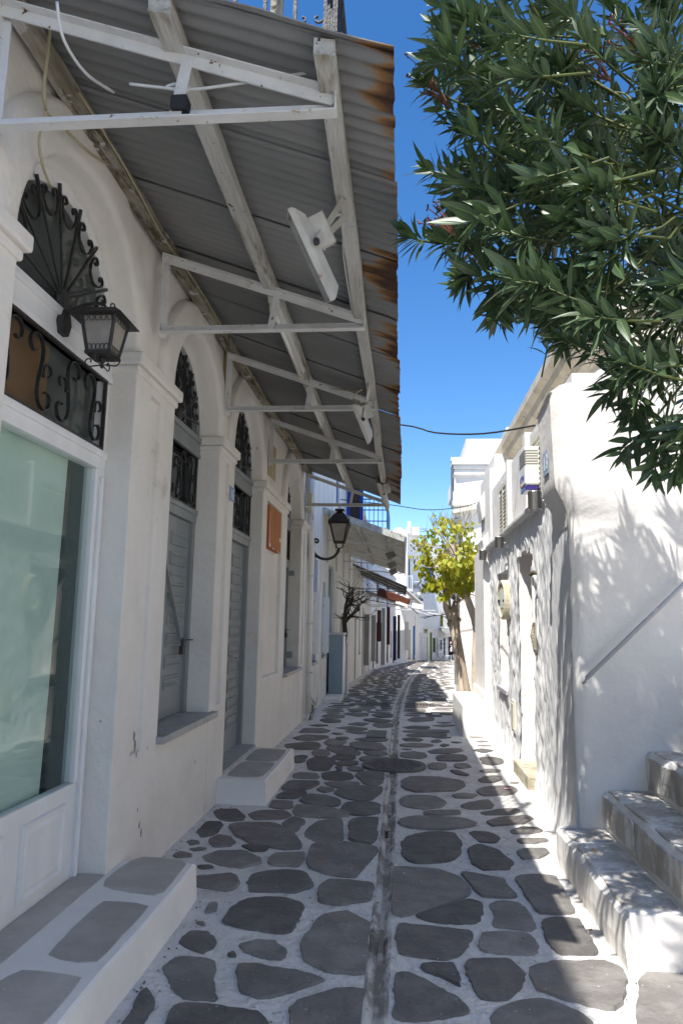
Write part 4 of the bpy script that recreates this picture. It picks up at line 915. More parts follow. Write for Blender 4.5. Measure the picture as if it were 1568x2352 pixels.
# black wall lantern on the shop arch
lc = onY(240, 770, 3.36); Lx, Ly, Lz = lc
lt = thing('wall_lantern', 'black wrought iron wall lantern in front of the big arched fanlight', 'lantern', (XW-.165, 3.355, 3.0))
hw, hb, ht, bz = .088, .058, .085, Lz-.105
for sx_, sy_ in ((-1,-1),(1,-1),(1,1),(-1,1)):
    build('corner_bar', MB().bar((Lx+sx_*hb, Ly+sy_*hb, bz), (Lx+sx_*hw, Ly+sy_*hw, Lz+ht), .014, .014), IRON, lt)
for (ax, ay) in ((0,-1),(1,0),(0,1),(-1,0)):
    px, py = (1, 0) if ax == 0 else (0, 1)
    P = [(Lx+ax*hb*.97-px*hb, Ly+ay*hb*.97-py*hb, bz), (Lx+ax*hb*.97+px*hb, Ly+ay*hb*.97+py*hb, bz), (Lx+ax*hw*.97+px*hw, Ly+ay*hw*.97+py*hw, Lz+ht), (Lx+ax*hw*.97-px*hw, Ly+ay*hw*.97-py*hw, Lz+ht)]
    build('lamp_pane', MB().prism(P, (-ax*.003, -ay*.003, 0)), FROST, lt)
    for zf_, rr in ((.10, hb*1.05), (.86, hw*.97)):
        mb = MB(); z = bz+(Lz+ht-bz)*zf_; nl = 5
        for i in range(nl):
            u = (i-(nl-1)/2)*rr*.36; c0 = Vector((Lx+ax*(rr+.004)+px*u, Ly+ay*(rr+.004)+py*u, z))
            mb.tube([c0+Vector((px*cos(q)*.013, py*cos(q)*.013, sin(q)*.016)) for q in [2*pi*j/8 for j in range(9)]], .002, 4, False)
        build('ring_trim', mb, IRON, lt)
mb = MB(); z0 = Lz+ht
mb.add([(Lx+a*.135, Ly+b*.135, z0-.012) for a, b in ((-1,-1),(1,-1),(1,1),(-1,1))]+[(Lx+a*.085, Ly+b*.085, z0+.03) for a, b in ((-1,-1),(1,-1),(1,1),(-1,1))]+[(Lx+a*.02, Ly+b*.02, z0+.06) for a, b in ((-1,-1),(1,-1),(1,1),(-1,1))],
       [(3,2,1,0)]+[(i,(i+1)%4,(i+1)%4+4,i+4) for i in range(4)]+[(i+4,(i+1)%4+4,(i+1)%4+8,i+8) for i in range(4)]+[(8,9,10,11)])
build('lantern_roof', mb, IRON, lt)
build('base_frame', MB().box(Lx-hb-.01, Lx+hb+.01, Ly-hb-.01, Ly+hb+.01, bz-.014, bz), IRON, lt)
xm = XW-.15
build('wall_mount', MB().prism([(xm, 3.355+.05*cos(q), 3.10+.075*sin(q)) for q in [2*pi*j/6 for j in range(6)]], (.035,0,0)), IRON, lt)
P = [(xm+.03, 3.355, 3.12)]+[((xm+.03)+(Lx-xm-.03)*(1-cos(q))/2*1.0, 3.355+(Ly-3.355)*q/pi, 3.13+.13*sin(q*.62)+(z0+.06-3.13-.13*sin(pi*.62))*q/pi) for q in [pi*j/12 for j in range(1, 13)]]
build('bracket_arm', MB().strip(P, (0,1,0), .018, .012), IRON, lt)
for (cx_, cz_, sg, rr) in ((.07,-.05,1,.028),(-.07,-.05,-1,.028)):
    pts = [Vector((Lx+sg*.01, Ly, bz-.055))]+[Vector((Lx+cx_+sg*q[0]*rr, Ly, bz-.035+q[1]*rr)) for q in spiral(1, .25, -pi*.6, pi*1.2, 12)]
    build('scroll', MB().tube(pts, .004, 5), IRON, lt)
    pts = [Vector((Lx, Ly+cx_+sg*q[0]*rr, bz-.035+q[1]*rr)) for q in spiral(1, .25, -pi*.6, pi*1.2, 12)]
    build('scroll', MB().tube([Vector((Lx, Ly+sg*.01, bz-.055))]+pts, .004, 5), IRON, lt)
    pts = [Vector((Lx+sg*(.03+q[0]*.02), Ly, z0+.075+q[1]*.02)) for q in spiral(1, .25, -pi*.5, pi*1.2, 10)]
    build('scroll', MB().tube(pts, .004, 5), IRON, lt)
build('finial', MB().lathe([(.002,-.075),(.012,-.065),(.006,-.05),(.02,-.03),(.016,-.014)], (Lx,Ly,bz), 8), IRON, lt)
# street lamp on a curved arm
st = thing('street_lamp', 'brown four-sided street lantern on a curved black wall arm', 'street lamp', (XW+.02, 12.2, 2.6))
YL = 12.2
build('wall_plate', MB().prism([(XW+.005, YL+a, z) for a, z in ((-.02,2.62),(.02,2.62),(.045,2.75),(.03,2.95),(.0,3.06),(-.03,2.95),(-.045,2.75))], (.03,0,0)), IRON, st)
P = [(-1.55,YL,2.80)]+[(-1.335-.235*cos(q), YL, 2.88-.225*sin(q)) for q in [pi*(-.12)+pi*1.08*j/18 for j in range(19)]]
build('curved_arm', MB().tube(P, .025, 8), IRON, st, smooth=True)
for (c0, r_, a0, a1) in (((-1.50, 2.965), .045, pi*.9, -pi*1.1), ((-1.53, 2.70), .04, pi*.2, pi*2.0)):
    build('scroll', MB().tube([(c0[0]+q[0]*r_, YL, c0[1]+q[1]*r_) for q in spiral(1, .3, a0, a1, 12)], .02, 6), IRON, st)
lx, lz0, lz1 = -1.10, 2.965, 3.27; h0, h1 = .085, .155
for a, b in ((-1,-1),(1,-1),(1,1),(-1,1)):
    build('corner_bar', MB().bar((lx+a*h0, YL+b*h0, lz0), (lx+a*h1, YL+b*h1, lz1), .022, .022), LAMPB, st)
for (ax, ay) in ((0,-1),(1,0),(0,1),(-1,0)):
    px, py = (1, 0) if ax == 0 else (0, 1)
    build('lamp_pane', MB().prism([(lx+ax*h0*.96-px*h0, YL+ay*h0*.96-py*h0, lz0), (lx+ax*h0*.96+px*h0, YL+ay*h0*.96+py*h0, lz0), (lx+ax*h1*.96+px*h1, YL+ay*h1*.96+py*h1, lz1), (lx+ax*h1*.96-px*h1, YL+ay*h1*.96-py*h1, lz1)], (-ax*.004,-ay*.004,0)), FROST, st)
build('base_frame', MB().box(lx-h0-.015, lx+h0+.015, YL-h0-.015, YL+h0+.015, lz0-.03, lz0), LAMPB, st)
mb = MB(); prof = [(.185, lz1-.01), (.180, lz1+.03), (.115, lz1+.14), (.055, lz1+.20), (.045, lz1+.225), (.085, lz1+.235), (.075, lz1+.255), (.02, lz1+.27)]
for r_, z in prof: mb.v += [(lx-r_, YL-r_, z), (lx+r_, YL-r_, z), (lx+r_, YL+r_, z), (lx-r_, YL+r_, z)]
mb.f.append((3,2,1,0))
for i in range(len(prof)-1):
    for j in range(4): mb.f.append((i*4+j, i*4+(j+1) % 4, i*4+4+(j+1) % 4, i*4+4+j))
k = len(prof)*4-4; mb.f.append((k,k+1,k+2,k+3)); build('lantern_roof', mb, LAMPB, st)
for a, b in ((-1,-1),(1,-1),(1,1),(-1,1)): build('roof_finial', MB().lathe([(.012,0),(.016,.02),(.006,.04),(.001,.05)], (lx+a*.17, YL+b*.17, lz1+.025), 6), LAMPB, st)
for a in (-1, 1): build('fork', MB().tube([(lx+a*.06, YL, lz0-.02), (lx+a*.055, YL, lz0-.10), (lx+a*.02, YL, lz0-.115)], .013, 6), IRON, st)
# ------------------------------------------------------------------ house 13 on the right
XR = 1.32
h13 = thing('corner_house', 'low white corner house with rough trowelled front on the right', 'house', (XR+.5, 8, 0))
def faceX(y, z):   # the street front leans out towards the corner
    t = max(0, min(1, (7.3-y)/2.17)); x = XR-.155*t*t*(3-2*t)*.95
    if z < .25: x -= .03*(1-z/.25)
    return x
HOLES = [(7.42, 8.32, .06, 2.38), (9.18, 10.05, .78, 2.28)]
def jag(y, z): return .045*noise.noise(Vector((y*4, z*3, 9)))
def rough(y, z):
    n1 = noise.noise(Vector((y*8, z*2.8, 0))); n2 = noise.noise(Vector((y*17, z*7, 3))); n3 = noise.noise(Vector((y*2.2, z*.9, 8)))
    amp = 1 if y > 7.0 else max(.25, (y-5.2)/1.8)
    n4 = noise.noise(Vector((y*30, z*16, 6)))
    return amp*(.040*max(0, .5-abs(n1)*1.5)+.020*n2+.012*n3+.008*n4)
mb = MB(); dy, dz = .022, .036; ny = int((10.92-5.14)/dy); nz_ = int(2.74/dz); idx = {}
for i in range(ny+1):
    for j in range(nz_+1):
        y, z = 5.14+i*dy, -.02+j*dz; idx[i, j] = len(mb.v); mb.v.append((faceX(y, z)-rough(y, z), y, z))
for i in range(ny):
    for j in range(nz_):
        yc, zc = 5.14+(i+.5)*dy, -.02+(j+.5)*dz
        if any(a+.4*jag(a, zc) < yc < b+.4*jag(b, zc) and c_ < zc < d+jag(yc, d) for a, b, c_, d in HOLES): continue
        mb.f.append((idx[i, j], idx[i, j+1], idx[i+1, j+1], idx[i+1, j]))
build('street_front', mb, ROUGHW, h13, smooth=True)
for (a, b, c_, d) in HOLES:   # plastered reveals, thick old wall
    dp = .26; mb = MB(); n = 8; pr = []
    path = [(a, c_+(d-c_)*i/n) for i in range(n+1)]+[(a+(b-a)*i/n, d) for i in range(1, n)]+[(b, d-(d-c_)*i/n) for i in range(n+1)]+[(b-(b-a)*i/n, c_) for i in range(1, n)]
    m2 = ((a+b)/2, (c_+d)/2)
    for (y, z) in path:
        e = .035; ye = y+(e if y == b else (-e if y == a else 0)); ze = z+(e if z == d else (-e if z == c_ else 0))
        w1 = .012*noise.noise(Vector((y*5, z*5, 1)))
        mb.v += [(faceX(y, z)+.004, ye, ze), (faceX(y, z)+.03, y+w1, z+w1), (XR+dp, y, z)]
    k = len(path)
    for i in range(k):
        for j in range(2): mb.f.append((i*3+j, i*3+j+1, ((i+1) % k)*3+j+1, ((i+1) % k)*3+j))
    build('reveal', mb, WHITE2, h13, smooth=True)
a, b, c_, d = HOLES[0]; Xd = XR+.255
build('door_frame', MB().box(Xd-.03, Xd+.02, a, a+.07, c_, d).box(Xd-.03, Xd+.02, b-.07, b, c_, d).box(Xd-.03, Xd+.02, a+.07, b-.07, d-.08, d), PINKP, h13)
build('door', MB().box(Xd, Xd+.03, a+.07, b-.07, c_, d-.08), PINKP, h13)
build('door_sill', MB().box(XR-.10, Xd, a-.02, b+.02, -.02, .13), MOSSST, h13, bevel=.012)
a, b, c_, d = HOLES[1]
build('window_frame', MB().box(Xd-.03, Xd+.02, a, a+.06, c_, d).box(Xd-.03, Xd+.02, b-.06, b, c_, d).box(Xd-.03, Xd+.02, a+.06, b-.06, d-.07, d).box(Xd-.03, Xd+.02, (a+b)/2-.03, (a+b)/2+.03, c_, d-.07), PINKP, h13)
build('shutter', MB().box(Xd, Xd+.02, a+.06, b-.06, c_, d-.07), WHITE2, h13)
build('window_sill', MB().box(XR-.05, Xd, a-.01, b+.01, c_-.05, c_+.006), pm('lilac_stone', (.46,.43,.45), (.4,.38,.4), ns=6, rough=.7), h13, bevel=.006)
# gable wall towards the camera; the upper part swells over the lower
def gabX0(z):   # left corner of the gable at height z
    if z < 2.38: return faceX(5.14, z)-.012
    if z < 2.62: t = (z-2.38)/.24; t = t*t*(3-2*t); return 1.16-.075*t
    return 1.085-.03*(z-2.6)
def gtop(x): return 3.30+.36*(x-1.05)+.02*sin(x*9)+.015*sin(x*23)
mb = MB(); nx, nz_ = 44, 60
for j in range(nz_+1):
    for i in range(nx+1):
        s_ = i/nx; 
        zt_ = j/nz_; x = gabX0(zt_*3.3)+s_*(3.6-1.1); z = -.03+zt_*(gtop(x)+.03)
        sw = 0 if z < 2.36 else (.06*min(1, (z-2.36)/.16)**.7*max(0, 1-max(0, x-1.35)/.5))
        y = 5.14+.05*(x-1.1)-sw+.006*noise.noise(Vector((x*3, z*3, 0)))+.012*noise.noise(Vector((x*.9, z*.9, 5)))
        if i == 0:
            y = 5.155
            if z < 2.4: x, y = faceX(5.22, z)-rough(5.22, z), 5.22
        mb.v.append((x, y, z))
for j in range(nz_):
    for i in range(nx): mb.f.append((j*(nx+1)+i, j*(nx+1)+i+1, (j+1)*(nx+1)+i+1, (j+1)*(nx+1)+i))
o = build('gable_wall', mb, WHITE2, h13, smooth=True)
# left return of the parapet, its top and the body behind
mb = MB(); n = 24
for j in range(n+1):
    z = 2.30+1.0*j/n; tb = max(0, min(1, (z-2.36)/.26)); tb = tb*tb*(3-2*tb)
    for y in (5.155, 5.35, 5.62): mb.v.append((gabX0(z)+((faceX(y, z)-faceX(5.14, z))-rough(y, z)*min(1, (y-5.155)/.15)+.006)*(1-tb)+.008*noise.noise(Vector((y*6, z*5, 2))), y, z if j < n else 3.30-.15*(y-5.155)))
for j in range(n):
    for i in range(2): mb.f.append((j*3+i, (j+1)*3+i, (j+1)*3+i+1, j*3+i+1))
build('parapet_return', mb, WHITE2, h13, smooth=True)
mb = MB(); P = []
for i in range(12):
    x = 1.05+i*.23; P.append((x, gtop(x)-.004))
mb.add([(x, 5.13, z) for x, z in P]+[(x, 5.62, z-.06) for x, z in P], [(i, i+1, i+13, i+12) for i in range(11)]); build('parapet_top', mb, OLDW, h13)
build('rear_parapet', MB().box(1.10, 3.6, 5.58, 5.66, 2.766, 3.22), WHITE2, h13)
build('eave_ledge', MB().box(XR-.085, XR+.4, 5.66, 10.93, 2.72, 2.765), OLDW, h13, bevel=.008)
build('upper_wall', MB().box(XR+.03, XR+.5, 5.66, 10.9, 2.765, 3.62), WHITE2, h13)
build('flat_roof', MB().box(XR+.5, 4.5, 5.66, 10.9, 3.3, 3.4), WHITE2, h13)
for ya_ in (7.62, 8.95): build('end_pilaster', MB().box(XR-.02, XR+.1, ya_, ya_+.15, 2.766, 3.66), WHITE2, h13, bevel=.006)
me = mesh_of('shutter_slat', MB().add([(-.012,-.2,-.02),(-.012,.2,-.02),(.004,.2,.015),(.004,-.2,.015)], [(0,1,2,3)]), CREAMP)
for (ya, yb, za, zb_) in ((6.35, 7.35, 2.80, 3.50), (9.15, 9.9, 2.80, 3.46)):
    s_ = build('louvred_shutter', MB().box(XR-.005, XR+.03, ya, ya+.06, za, zb_).box(XR-.005, XR+.03, yb-.06, yb, za, zb_).box(XR-.005, XR+.03, ya+.06, yb-.06, zb_-.06, zb_).box(XR-.005, XR+.03, (ya+yb)/2-.03, (ya+yb)/2+.03, za, zb_-.06).box(XR+.012, XR+.028, ya+.06, yb-.06, za, zb_-.06), CREAMP, h13)
    for half in (0, 1):
        yc = ya+.06+((yb-ya)/2-.09)*.5+.005 if half == 0 else yb-.06-((yb-ya)/2-.09)*.5-.005
        for q in range(int((zb_-za-.1)/.05)): inst('shutter_slat', me, s_, (XR+.006, yc, za+.04+q*.05), None, (1, ((yb-ya)/2-.09)/.4, 1))
# oval meter box with glass window
t = thing('meter_box', 'cream oval electricity meter box on the rough white wall', 'meter box', (XR, 9.05, 1.66))
ov = [(9.06+.135*cos(q), 1.90+.245*sin(q)*(1 if abs(sin(q)) < .9 else 1)) for q in [2*pi*j/28 for j in range(28)]]
def rz(m_, cx=XR+.02, cy=9.06, q=radians(11)):
    m_.v = [(cx+(x-cx)*cos(q)-(y-cy)*sin(q), cy+(x-cx)*sin(q)+(y-cy)*cos(q), z) for x, y, z in m_.v]; return m_
mb = MB(); ct = (9.06, 1.90)
for sc, x in ((1.02, XR+.01), (1.0, XR-.02), (1.0, XR-.10), (.95, XR-.115), (.86, XR-.115), (.82, XR-.095)):
    mb.v += [(x, ct[0]+(y-ct[0])*sc, ct[1]+(z-ct[1])*sc) for y, z in ov]
for i in range(5):
    for j in range(28): mb.f.append((i*28+j, i*28+(j+1) % 28, (i+1)*28+(j+1) % 28, (i+1)*28+j))
mb.f.append(tuple(range(5*28, 6*28))); build('case', rz(mb), pm('stained_cream_case', (.62,.57,.42), (.54,.48,.34), ns=6, rough=.5, c3=(.2,.13,.06), n3=6, lo3=.64, hi3=.72), t)
build('meter_window', rz(MB().box(XR-.118, XR-.094, 8.99, 9.13, 1.80, 2.02)), GLASS, t); build('dial_plate', rz(MB().box(XR-.100, XR-.093, 8.99, 9.13, 1.80, 2.02)), SIGNW, t)
build('slots', rz(MB().box(XR-.119, XR-.094, 8.955, 8.98, 1.87, 1.90).box(XR-.119, XR-.094, 9.14, 9.165, 1.87, 1.90).box(XR-.119, XR-.094, 8.96, 8.98, 2.03, 2.05)), IRON, t)
t = thing('hatch_cover', 'small cream service hatch low on the rough white wall', 'hatch', (XR, 8.75, .3))
build('hatch_frame', MB().box(XR-.035, XR+.03, 8.62, 8.86, .36, .72), CREAMP, t, bevel=.006); build('hatch_door', MB().box(XR-.045, XR-.03, 8.65, 8.83, .39, .69), PLASTIC, t, bevel=.004)
# broken conduit stub beside the door
t = thing('conduit_stub', 'rusty broken conduit stub on the wall by the pink door', 'conduit', (XR-.06, 7.1, 1.35))
build('pipe', MB().tube([(XR-.045,7.15,2.08),(XR-.05,7.14,1.7),(XR-.055,7.12,1.4)], [.014,.014,.018], 8), WHITE2, t, smooth=True)
build('broken_end', MB().tube([(XR-.055,7.12,1.62),(XR-.07,7.11,1.5),(XR-.05,7.10,1.36),(XR-.04,7.10,1.30)], [.012,.026,.02,.006], 7), WOODR, t)
build('elbow', MB().tube([(XR+.01,7.0,2.10),(XR-.06,7.06,2.10),(XR-.075,7.12,2.085)], .022, 8), WOODR, t)
# alarm siren box
ax, ay = gabX0(2.9), 5.66
t = thing('alarm_siren', 'cream alarm siren box with louvres and violet lens on the corner house', 'alarm box', (XR-.06, 7.2, 2.95))
ya, yb, x0, x1, za, zb_ = 6.95, 7.25, XR-.14, XR+.03, 2.95, 3.34
build('case', MB().box(x0, x1, ya, yb, za, zb_), PLASTW, t, bevel=.018, seg=3)
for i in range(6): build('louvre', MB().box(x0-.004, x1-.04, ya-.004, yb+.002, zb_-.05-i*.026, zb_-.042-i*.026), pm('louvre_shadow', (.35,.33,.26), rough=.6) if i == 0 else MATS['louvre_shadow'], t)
build('violet_lens', MB().prism([(x0+.005, ya+.01, za), (x1-.04, ya+.01, za), (x1-.04, yb-.01, za), (x0+.005, yb-.01, za)], (0,0,-.05)), PURPLE, t, bevel=.01)
lettering('ACTION', (x0-.0015, yb-.02, za+.06), (0,-1,0), (0,0,1), .05, PURPLE, t, (-1,0,0), .62, .2)
build('logo_mark', MB().prism([(x0-.001, yb-.02, za+.02), (x0-.001, yb-.07, za+.02), (x0-.001, yb-.045, za+.06)], (-.002,0,0)), REDP, t)
# number 13 on the corner return
t = thing('house_number_plate', 'pale blue number plate reading 13 on the white corner', 'number plate', (1.06, 5.4, 2.7)); xq = gabX0(2.8)-.006
build('plate', MB().box(xq-.005, xq, 5.30, 5.48, 2.72, 2.90), pm('faded_blue_enamel', (.32,.42,.54), (.38,.46,.56), ns=8, rough=.4), t)
lettering('13', (xq-.0055, 5.465, 2.76), (0,-1,0), (0,0,1), .11, SIGNW, t, (-1,0,0), .62, .17)
# cylinder spot lamps under the ledge
for (x, y, z, lb) in ((1.075, 5.72, 2.58, 'nearest steel cylinder spotlight on the corner of the white house'), (XR-.10, 8.95, 2.60, 'middle steel cylinder spotlight above the rough wall'), (XR-.10, 10.82, 2.62, 'farthest steel cylinder spotlight at the end of the rough wall')):
    t = thing('spot_lamp', lb, 'wall lamp', (x+.05, y, z-.06), 'steel spotlights on the corner house')
    build('cylinder', MB().lathe([(.0,.075),(.052,.075),(.055,.07),(.055,-.07),(.045,-.07),(.042,-.05),(0,-.05)], (x-.03, y, z), 18), STEEL, t)
    build('stem', MB().tube([(x+.02, y, z), (x+.07, y, z)], .014, 8), STEEL, t)
    build('wall_rose', MB().lathe([(.0,0),(.06,0),(.06,.035),(0,.04)], (x+.06, y, z), 16, 'X'), PLASTW, t)
# ------------------------------------------------------------------ stairs, rail, terrace
stx = [1.04, 1.34, 1.64, 1.94, 2.24]; stz = [.26, .51, .77, 1.02, 1.27]
stair = thing('stone_stairs', 'worn whitewashed stone stairs climbing along the gable wall at right', 'stairs', (1.6, 4.4, 0))
for i in range(5):
    x0 = stx[i]; x1 = stx[i+1]+.06 if i < 4 else 4.5; z1 = stz[i]; z0 = -.03 if i == 0 else stz[i-1]-.02
    mb = MB(); n = 20; prof = []
    yn = 3.70-.03*i
    for k in range(n+1):
        y = yn+(5.19-yn)*k/n; w1 = .014*noise.noise(Vector((y*3, i*7, 0)))+.008*noise.noise(Vector((y*11, i*5, 2)))
        for (x, z) in ((x0+.015+w1*.5, z0), (x0+w1*.8, z0+(z1-z0)*.45), (x0+.004+w1, z1-.035), (x0+.028+w1, z1-.004+w1*.3), (x0+.12, z1), (x1, z1+.002)): mb.v.append((x, y, z))
    for k in range(n):
        for j in range(5): mb.f.append((k*6+j, k*6+j+1, (k+1)*6+j+1, (k+1)*6+j))
    lo = -.03; b0 = len(mb.v); mb.v += [(x1, yn, lo), (x0+.015, yn, lo)]
    mb.f.append((0, 1, 2, 3, 4, 5, b0, b0+1))
    build('step', mb, WHITE2 if i < 1 else OLDW, stair, smooth=False)
    yb_ = 5.12; segs = [(3.76-.03*i, 4.28), (4.31, 4.80), (4.83, yb_)]
    for (ya, yb2) in segs:
        xe = (stx[i+1] if i < 4 else 2.9)
        P = [Vector((x0+.03, ya, 0)), Vector((xe-.01, ya+.01, 0)), Vector((xe-.01, yb2, 0)), Vector((x0+.03, yb2-.01, 0))]
        sp = smooth_poly(P, 22, .009, i*3.1+ya, 1.04); c0 = sum(sp, Vector((0,0,0)))/len(sp); mb = MB(); nn = len(sp)
        A = [Vector((q.x, q.y, z1-.006)) for q in sp]; B = [Vector((q.x, q.y, z1+.006))+Vector(((c0-q).x, (c0-q).y, 0))*.03 for q in sp]
        mb.add(A+B, [(a, (a+1) % nn, (a+1) % nn+nn, a+nn) for a in range(nn)]+[tuple(range(nn, 2*nn))]); build('tread_stone', mb, STEPST, stair)
    if i > 0:   # rough stone showing on the risers
        for (ya, yb2) in ((3.76, 4.46), (4.49, 5.11)):
            P = [Vector((0, ya, stz[i-1]+.05)), Vector((0, yb2, stz[i-1]+.03)), Vector((0, yb2-.01, z1-.03)), Vector((0, ya+.01, z1-.035))]; mb = MB(); pts = []
            for a in range(24):
                s_ = a/24*4; j = int(s_); q = P[j].lerp(P[(j+1) % 4], s_-j); pts.append(Vector((x0+.004, q.y+.03*noise.noise(q*7), q.z+.03*noise.noise(q*9))))
            mb.prism(pts, (-.012, 0, 0)); build('riser_stone', mb, STEPST, stair, bevel=.004)
rl = thing('hand_rail', 'grey painted handrail sloping up the gable wall beside the stairs', 'handrail', (1.6, 5.05, 1.2))
a, b = Vector((1.235, 5.04, 1.25)), Vector((2.6, 5.09, 2.55))
build('rail', MB().tube([a, b], .0145, 10), pm('grey_rail_paint', (.52,.53,.55), rough=.45), rl, smooth=True)
for q in (0, .52, .98):
    p = a.lerp(b, q); build('rail_bracket', MB().tube([p, p+Vector((0,.035,-.03)), p+Vector((0,.10,-.04))], .010, 6), MATS['grey_rail_paint'], rl)
mb = MB().box(2.55, 9, -6, 3.66, -.05, 1.22); tw = tag(build('terrace_wall', mb, WHITE2, None, bevel=.02), 'white terrace wall beyond the stairs at the right edge', 'wall')
hs = thing('terrace_house', 'white house above the terrace outside the right edge', 'house', (6, 0, 1.2))
build('wall', MB().box(4.6, 9, -6, 5.0, 1.22, 5.6), WHITE2, hs); build('door', MB().box(4.57, 4.62, .4, 1.3, 1.22, 3.3), LBLUE, hs)
# ------------------------------------------------------------------ generic house fronts farther down the lane
def house(name, label, p0, p1, zt, holes, mat=WHITE2, depth=5, side=1, cat='house', zb=None, cornice=True):
    p0, p1 = Vector((p0[0], p0[1], 0)), Vector((p1[0], p1[1], 0)); L_ = (p1-p0).length; u = (p1-p0)/L_; n = Vector((u.y, -u.x, 0))*side
    zg = zb if zb is not None else min(gz(p0.y), gz(p1.y))
    t = thing(name, label, cat, (p0.x, p0.y, zg))
    P = lambda a, z, d=0: tuple(p0+u*a+n*d+Vector((0,0,z)))
    us = sorted({0, L_, *[h[0] for h in holes], *[h[1] for h in holes]}); zs = sorted({zg-.3, zt, *[h[2] for h in holes], *[h[3] for h in holes]}); mb = MB()
    for i in range(len(us)-1):
        for j in range(len(zs)-1):
            a, b, c_, d = us[i], us[i+1], zs[j], zs[j+1]; m_ = ((a+b)/2, (c_+d)/2)
            if any(h[0] < m_[0] < h[1] and h[2] < m_[1] < h[3] for h in holes): continue
            mb.add([P(a,c_), P(b,c_), P(b,d), P(a,d)], [(0,1,2,3)])
    for h in holes:
        a, b, c_, d = h[:4]; dp = -.16
        mb.add([P(a,c_),P(b,c_),P(b,d),P(a,d),P(a,c_,dp),P(b,c_,dp),P(b,d,dp),P(a,d,dp)], [(0,1,5,4),(1,2,6,5),(2,3,7,6),(3,0,4,7)])
    e = -depth
    mb.add([P(0,zg-.3),P(L_,zg-.3),P(L_,zt),P(0,zt),P(0,zg-.3,e),P(L_,zg-.3,e),P(L_,zt,e),P(0,zt,e)], [(0,3,7,4),(1,5,6,2),(3,2,6,7),(4,7,6,5)])
    build('wall', mb, mat, t)
    if cornice: 
        cb = MB(); cb.add([P(-.03,zt-.12,.02),P(L_+.03,zt-.12,.02),P(L_+.03,zt-.05,.09),P(-.03,zt-.05,.09),P(-.03,zt+.03,.09),P(L_+.03,zt+.03,.09),P(L_+.03,zt+.03,-.2),P(-.03,zt+.03,-.2),P(-.03,zt-.12,-.2),P(L_+.03,zt-.12,-.2)],
            [(0,1,3,2)[::1] if False else (0,1,2,3),(3,2,5,4),(4,5,6,7),(0,3,4,7,8),(1,9,6,5,2)]); build('cornice', cb, mat, t)
    for h in holes:
        a, b, c_, d, kind, hm = h[:6]
        if kind == 'open': continue
        fr = MB(); w_ = min(.07, (b-a)*.12)
        def bx(a0, b0, z0, z1, d0, d1): fr.add([P(a0,z0,d0),P(b0,z0,d0),P(b0,z1,d0),P(a0,z1,d0),P(a0,z0,d1),P(b0,z0,d1),P(b0,z1,d1),P(a0,z1,d1)], [(0,1,2,3),(7,6,5,4),(0,4,5,1),(1,5,6,2),(2,6,7,3),(3,7,4,0)])
        bx(a, a+w_, c_, d, -.05, -.15); bx(b-w_, b, c_, d, -.05, -.15); bx(a+w_, b-w_, d-w_, d, -.05, -.15)
        f = build('door_frame' if kind == 'door' else 'window_frame', fr, hm, t)
        fr = MB(); mid = (a+b)/2
        if kind in ('door', 'shutter'):
            for (q0, q1) in ((a+w_, mid-.004), (mid+.004, b-w_)):
                fr = MB(); bx(q0, q1, c_+.01, d-w_, -.09, -.13); lf = build('door_leaf' if kind == 'door' else 'shutter', fr, hm, f)
        else:
            bx(a+w_, b-w_, c_, d-w_, -.11, -.12); build('pane', fr, DGLASS, f)
            fr = MB(); bx(mid-.02, mid+.02, c_, d-w_, -.09, -.12); zz = (c_+d)/2; bx(a+w_, b-w_, zz-.02, zz+.02, -.085, -.118); build('glazing_bar', fr, hm, f)
        if kind != 'door':
            fr = MB(); bx(a-.05, b+.05, c_-.05, c_, .04, -.12); build('window_sill', fr, SILL, t)
    return t, P
# second house on the left
g2 = -.05
b2, P2 = house('lane_house', 'white house with drainpipe and blue-grey door past the arcade', (-1.64,11.885), (-1.64,21.8), 9.7,  # hidden upper wall raised so its shade closes the sunny gap between awnings
    [(1.15,1.75,.85,2.75,'shutter',LBLUE), (2.75,3.25,.9,2.4,'shutter',GREYD), (3.75,4.85,.0,2.85,'door',CABIN), (7.0,7.8,.9,1.75,'window',PLANK), (8.5,9.2,-.2,2.4,'door',GREYD), (5.2,6.0,4.5,6.4,'shutter',BLUEP)], OLDW, zb=-.35)
def drainpipe(x, y, z0, z1, label, bend=True):
    t = thing('drainpipe', label, 'drainpipe', (x, y, z0))
    pts = [(x, y, z0+.08), (x, y, 2.85), (x-.03, y+.02, 3.1), (x-.02, y+.03, z1)] if bend else [(x, y, z0), (x, y, z1)]
    build('pipe', MB().tube(pts, .052, 12), WHITE2, t, smooth=True)
    build('shoe', MB().tube([(x,y,z0+.1),(x+.03,y,z0+.02)], .05, 10), WHITE2, t)
    for z in (.75, 1.55, 2.35): build('pipe_clip', MB().lathe([(.0,-.012),(.058,-.012),(.058,.012),(0,.012)], (x, y, z), 12).box(x, x+.075, y-.08, y-.06, z-.012, z+.012), RIRON, t)
drainpipe(-1.56, 12.05, -.01, 5.2, 'white painted drainpipe where the arcade meets the next house')
t = thing('junction_box', 'cream plastic junction box high beside the drainpipe', 'junction box', (-1.6, 11.8, 3.4)); build('box', MB().box(XW+.002, XW+.09, 11.70, 11.86, 3.40, 3.72), PLASTIC, t, bevel=.012)
build('wires', MB().tube([(XW+.04,11.75,3.41),(XW+.03,11.74,3.2),(XW+.02,11.78,3.0)], .008, 5).tube([(XW+.05,11.82,3.41),(XW+.09,11.95,3.3),(XW+.06,12.0,3.5)], .007, 5), CABLEW, t)
